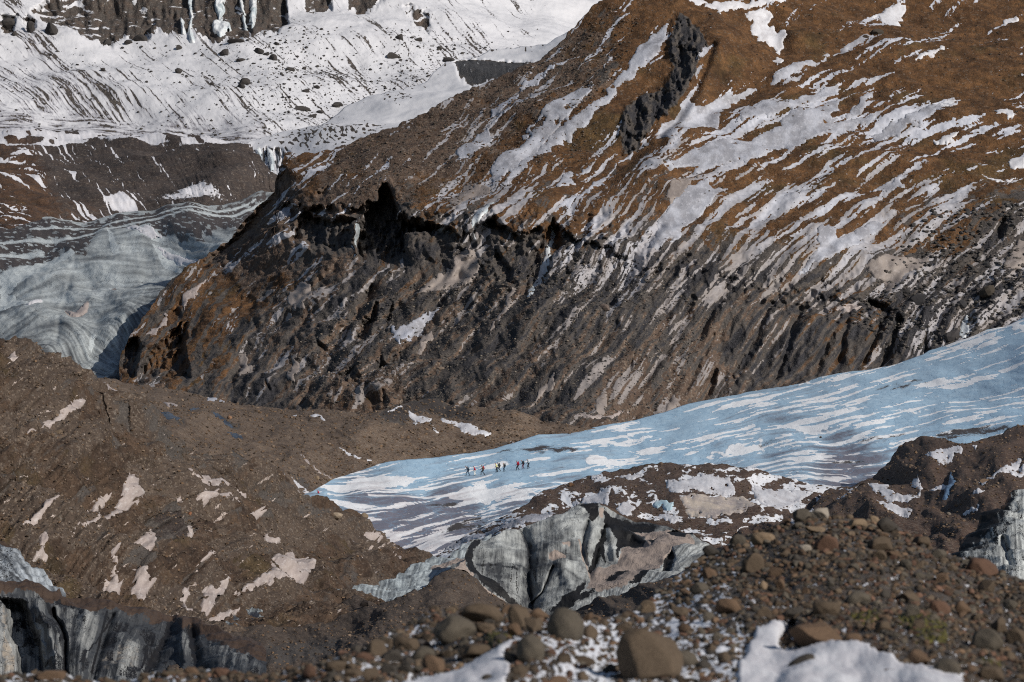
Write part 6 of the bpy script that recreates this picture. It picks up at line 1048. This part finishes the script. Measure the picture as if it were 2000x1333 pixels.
HB = [(hill, 656, 1008, 26, 14, (.30, .24, .18), "pale oval boulder on the right edge of the moraine hill"), (hill, 695, 1025, 20, 14, (.17, .13, .09), "brown boulder right of the pale oval boulder"), (hill, 377, 997, 9, 9, (.24, .11, .06), "small orange rock in the middle of the moraine hill"),
      (hill, 262, 1172, 18, 13, (.13, .09, .06), "brown boulder on the rim of the black ice cliff"), (hill, 105, 1152, 14, 12, (.12, .08, .05), "boulder on the rim beside the grey cone"), (hill, 540, 1200, 10, 8, (.16, .12, .09), "grey rock at the start of the ribbon"),
      (hill, 690, 1120, 12, 9, (.15, .11, .08), "tan rock below the small angular snow sheet"), (hill, 640, 1085, 12, 9, (.16, .12, .085), "tan rock right of the largest pinkish snow"), (hill, 110, 850, 20, 12, (.13, .095, .065), "cluster rock below the high snow streak"), (hill, 96, 858, 12, 9, (.13, .09, .06), "small rock left in the cluster below the high streak"),
      (mid, 445, 826, 12, 9, (.26, .15, .09), "orange rock on the middle of the gravel ridge"), (mid, 648, 936, 14, 10, (.22, .16, .1), "pale rock where ridge meets the blue ice"), (mid, 620, 930, 12, 9, (.2, .15, .1), "tan rock just left above the blue ice tip"), (mid, 905, 880, 13, 9, (.18, .13, .09), "tan rock near the blue ice behind the walkers"),
      (mid, 590, 912, 12, 8, (.2, .15, .1), "tan rock low on the gravel ridge"), (mid, 700, 870, 9, 7, (.2, .15, .1), "small pale rock above the snow groove"), (brd, 1116, 948, 13, 10, (.16, .09, .05), "orange brown rock on the left crest of the brown ridge"), (brd, 1290, 908, 12, 8, (.1, .07, .05), "small rock on the top of the brown ridge"),
      (hum, 1922, 938, 22, 10, (.16, .11, .075), "tan rock between the hummock snow patches"), (hum, 1850, 985, 10, 8, (.14, .12, .10), "grey rock above the foreground heap's right skyline"), (hum, 1545, 962, 10, 8, (.1, .07, .05), "rock by the saddle"),
      (mt, 1713, 70, 26, 17, (.055, .045, .035), "dark boulder at the head of the long snow gully"), (mt, 1690, 82, 14, 10, (.06, .045, .035), "smaller dark rock below the gully head boulder"), (mt, 1930, 575, 34, 26, (.055, .045, .035), "round brown knoll above the glacier's right end"), (mt, 1795, 590, 40, 26, (.04, .038, .04), "large dark block on the rock shelf"),
      (mt, 1880, 600, 26, 20, (.04, .038, .04), "dark block right of the large dark block"), (mt, 1860, 655, 34, 26, (.05, .045, .045), "dark block just above the glacier edge"), (mt, 1770, 565, 22, 14, (.045, .042, .042), "small block above the large dark block"), (mt, 1950, 540, 16, 12, (.045, .042, .042), "small block in the tan snow at right"),
      (mt, 862, 727, 16, 9, (.18, .14, .11), "pale tan boulder on the lower scree"), (mt, 915, 598, 6, 5, (.2, .17, .14), "small pale stone in the mid scree"), (mt, 1180, 612, 24, 16, (.13, .10, .085), "tan block at the foot of the mid cliff"), (mt, 1075, 620, 9, 6, (.2, .16, .13), "pale stone under the ravine"),
      (gla, 1603, 852, 7, 4, (.04, .035, .035), "lone dark stone on the blue ice below the snow hump"), (mound, 716, 1182, 26, 14, (.05, .04, .035), "dark block under the thin ice ribbon")]
for L_, x, y, w, h, c, lb in HB: put_rock(L_, x, y, w, h, c, RKF if L_ is mt else RK2, "boulder", lb, "rock", None, rng)

# ------------------------------------------------------------------ people on the ice
def cloth(name, c, rough=.85):
    k = NB(name); n = k.noise(9, 3); return k.done(k.mix(k.ramp(n, .3, .7), c, tuple(v * .7 for v in c)), rough, n, .02, .4)
def skin_mesh(name, V, E, R, sub, mat):
    me = bpy.data.meshes.new(name + "_cage"); me.from_pydata(V, E, []); o = bpy.data.objects.new("cage", me); COL.objects.link(o)
    o.modifiers.new("s", 'SKIN'); s_ = o.modifiers.new("d", 'SUBSURF'); s_.levels = sub; s_.render_levels = sub
    for i, r in enumerate(R):
        r = r if isinstance(r, tuple) else (r, r); me.skin_vertices[0].data[i].radius = r; me.skin_vertices[0].data[i].use_root = (i == 0)
    dg = bpy.context.evaluated_depsgraph_get(); m2 = bpy.data.meshes.new_from_object(o.evaluated_get(dg)); m2.name = name
    bpy.data.objects.remove(o); m2.materials.clear(); m2.materials.append(mat)
    m2.polygons.foreach_set("use_smooth", np.ones(len(m2.polygons), bool)); return m2
SKIN = cloth("skin", (.36, .2, .14), .6)
def person(pt, hgt, lean, stride, jac, tro, hat, label, facing=180, seated=False):
    J = {}
    ln = lean
    J['pelvis'] = (0, 0, .95); J['spine'] = (.05 * ln, 0, 1.12); J['chest'] = (.16 * ln, 0, 1.34); J['neck'] = (.25 * ln, 0, 1.50); J['head'] = (.33 * ln, 0, 1.60); J['crown'] = (.36 * ln, 0, 1.71)
    for s_, sg in (('l', 1), ('r', -1)):
        st = stride * sg; y = .095 * sg
        J['hip' + s_] = (0, y, .90); J['knee' + s_] = (.10 + .22 * max(st, 0) + .10 * min(st, 0) + .02, y, .50); J['ank' + s_] = (.30 * st, y, .10 + (.05 if st < 0 else 0)); J['toe' + s_] = (.30 * st + .16, y * 1.15, .035)
        cx = .16 * ln; J['sh' + s_] = (cx, .185 * sg, 1.42); J['elb' + s_] = (cx - .05 - .12 * st, .25 * sg, 1.16); J['wr' + s_] = (cx + .14 - .16 * st, .24 * sg, .97); J['palm' + s_] = (cx + .18 - .17 * st, .235 * sg, .91)
    names = list(J); ix = {n: i for i, n in enumerate(names)}; V = [Vector(J[n]) for n in names]
    E = [('pelvis', 'spine'), ('spine', 'chest'), ('chest', 'neck'), ('neck', 'head'), ('head', 'crown')]
    R = dict(pelvis=.13, spine=.12, chest=.14, neck=.055, head=.095, crown=.06)
    for s_ in 'lr':
        E += [('pelvis', 'hip' + s_), ('hip' + s_, 'knee' + s_), ('knee' + s_, 'ank' + s_), ('ank' + s_, 'toe' + s_), ('chest', 'sh' + s_), ('sh' + s_, 'elb' + s_), ('elb' + s_, 'wr' + s_), ('wr' + s_, 'palm' + s_)]
        for k_, r_ in (('hip', .085), ('knee', .058), ('ank', .042), ('toe', .035), ('sh', .062), ('elb', .042), ('wr', .028), ('palm', .034)): R[k_ + s_] = r_
    EI = [(ix[a], ix[b]) for a, b in E]; RR = [R[n] for n in names]
    for s_, sg in (('l', 1), ('r', -1)):     # fingers, thumb, nose
        b = Vector(J['palm' + s_])
        for q in range(4):
            off = Vector((-.028 + .019 * q, 0, 0)); a1 = len(V); V.append(b + off + Vector((.01, 0, -.04))); V.append(b + off + Vector((.025, -.006 * sg, -.075 + .008 * abs(q - 1.5)))); RR += [.009, .008]; EI += [(ix['palm' + s_], a1), (a1, a1 + 1)]
        a1 = len(V); V.append(b + Vector((.045, -.015 * sg, -.01))); RR += [.01]; EI += [(ix['palm' + s_], a1)]
    a1 = len(V); V.append(Vector(J['head']) + Vector((.105, 0, .0))); RR += [.018]; EI += [(ix['head'], a1)]
    root = bpy.data.objects.new("person", None); COL.objects.link(root); root.empty_display_size = .3
    root['label'] = label; root['category'] = "person"; root['group'] = "walkers crossing the blue glacier"
    link("body", skin_mesh("body", V, EI, RR, 1, SKIN), root)
    def sub_mesh(nm, keys, edges, rad, mat):
        kx = {k_: i for i, k_ in enumerate(keys)}
        return link(nm, skin_mesh(nm, [Vector(J[k_]) for k_ in keys], [(kx[a], kx[b]) for a, b in edges], [rad[k_] for k_ in keys], 1, mat), root)
    sub_mesh("jacket", ['spine', 'pelvis', 'chest', 'neck', 'shl', 'elbl', 'wrl', 'shr', 'elbr', 'wrr'], [('pelvis', 'spine'), ('spine', 'chest'), ('chest', 'neck'), ('chest', 'shl'), ('shl', 'elbl'), ('elbl', 'wrl'), ('chest', 'shr'), ('shr', 'elbr'), ('elbr', 'wrr')],
             dict(spine=.155, pelvis=.165, chest=.18, neck=.085, shl=.088, elbl=.068, wrl=.048, shr=.088, elbr=.068, wrr=.048), jac)
    sub_mesh("trousers", ['pelvis', 'hipl', 'kneel', 'ankl', 'hipr', 'kneer', 'ankr'], [('pelvis', 'hipl'), ('hipl', 'kneel'), ('kneel', 'ankl'), ('pelvis', 'hipr'), ('hipr', 'kneer'), ('kneer', 'ankr')],
             dict(pelvis=.15, hipl=.115, kneel=.085, ankl=.066, hipr=.115, kneer=.085, ankr=.066), tro)
    for s_ in 'lr': link("boot", skin_mesh("boot", [Vector(J['ank' + s_]) + Vector((0, 0, .05)), Vector(J['ank' + s_]) + Vector((0, 0, -.03)), Vector(J['toe' + s_]) + Vector((.03, 0, .01))], [(0, 1), (1, 2)], [.062, .06, .045], 1, BOOT), root)
    link("beanie", skin_mesh("beanie", [Vector(J['crown']) + Vector((-.015, 0, -.045)), Vector(J['crown']) + Vector((-.02, 0, .035))], [(0, 1)], [.118, .075], 1, hat), root)
    root.location = pt; root.scale = (hgt / 1.77,) * 3; root.rotation_euler = (0, 0, math.radians(facing)); return root
def backpack(per, lean, col, label):
    import bmesh
    b = bmesh.new(); bmesh.ops.create_cube(b, size=1)
    for v in b.verts: v.co = Vector((v.co.x * .2 * (1.0 if v.co.z < 0 else .8), v.co.y * .34, v.co.z * .56))
    bmesh.ops.bevel(b, geom=b.edges[:], offset=.055, segments=3, affect='EDGES', profile=.6)
    me = bpy.data.meshes.new("backpack"); b.to_mesh(me); b.free(); me.materials.append(col)
    o = link("backpack", me, label=label, category="backpack", group="backpacks of the walkers")
    def sub(nm, sz, at_, mat):
        b = bmesh.new(); bmesh.ops.create_cube(b, size=1)
        for v in b.verts: v.co = Vector((v.co.x * sz[0], v.co.y * sz[1], v.co.z * sz[2])) + Vector(at_)
        bmesh.ops.bevel(b, geom=b.edges[:], offset=min(sz) * .3, segments=2, affect='EDGES'); me = bpy.data.meshes.new(nm); b.to_mesh(me); b.free(); me.materials.append(mat); link(nm, me, o)
    sub("lid", (.2, .3, .1), (.0, 0, .31), col); sub("side_pocket", (.12, .06, .2), (0, .19, -.12), BOOT); sub("side_pocket", (.12, .06, .2), (0, -.19, -.12), BOOT)
    sub("strap", (.04, .05, .4), (.12, .1, .02), BOOT); sub("strap", (.04, .05, .4), (.12, -.1, .02), BOOT)
    s_ = per.scale[0]; a = per.rotation_euler.z; lx = .16 * lean - .26
    o.location = (per.location[0] + math.cos(a) * lx * s_, per.location[1] + math.sin(a) * lx * s_, per.location[2] + 1.27 * s_)
    o.rotation_euler = (0, .35 * lean, a); o.scale = (s_,) * 3; return o
BOOT = cloth("black_boot", (.02, .02, .022)); NV = cloth("navy", (.03, .06, .10)); TEAL = cloth("slate_blue", (.06, .11, .15)); RED = cloth("red", (.42, .015, .04)); WHT = cloth("white_trousers", (.72, .72, .68)); TAN = cloth("tan_jacket", (.22, .13, .09)); YEL = cloth("yellow", (.72, .68, .28)); GRN = cloth("olive", (.055, .07, .06)); BLK = cloth("black", (.022, .025, .032)); MAR = cloth("maroon", (.2, .012, .035)); SIL = cloth("pale_blue_grey", (.27, .33, .37)); DRD = cloth("dark_red", (.13, .02, .035))
PPL = [(914.5, 925, 20, 1.3, 1.1, NV, NV, NV, TEAL, "walker in navy with a big pack at the head of the line", "big slate blue pack on the leading walker"),
       (928, 925, 19, .8, .35, RED, WHT, RED, None, "walker in red jacket and white trousers, second in line", None),
       (943, 924, 20, .7, 1.0, TAN, BLK, BLK, RED, "walker in tan jacket with a red backpack, third in line", "bright red pack on the tan jacketed walker"),
       (970.5, 919.5, 19.5, .9, .4, YEL, BLK, DRD, None, "walker in pale yellow jacket in the middle of the line", None),
       (975, 917.5, 18.5, 1.0, .8, GRN, BLK, BLK, GRN, "olive clad walker half hidden behind the yellow jacket", "olive pack on the walker behind the yellow jacket"),
       (985, 918, 18, .6, .5, BLK, NV, WHT, GRN, "dark clad walker with pale hat right of the yellow jacket", "olive grey pack on the walker with the pale hat"),
       (1011.5, 916.5, 19.5, .7, .8, RED, BLK, BLK, RED, "red jacketed walker leading the last group of three", "red pack on the red jacketed walker of the last group"),
       (1022, 914, 18.5, 1.1, .6, BLK, DRD, MAR, BLK, "walker in black top and dark red trousers, second to last", "black pack on the second to last walker"),
       (1032.5, 914, 19.5, .8, .4, SIL, BLK, SIL, None, "last walker, in a pale blue grey hooded jacket", None)]
for px, py, hp, lean, stride, j, t, h, pk, lb, lb2 in PPL:
    B = gla.at(px, py, gla.P); hgt = hp * B[1] / F
    p_ = person((B[0], B[1], B[2] - .01), hgt, lean, stride, j, t, h, lb)
    if pk: backpack(p_, lean, pk, lb2)
B = gla.at(622, 968, gla.P)
b_ = person((B[0], B[1], B[2] - .6), 1.2, 1.2, .2, RED, BLK, RED, "distant figure in red low at the tip of the blue ice")
b_['group'] = "people at the ice tip"
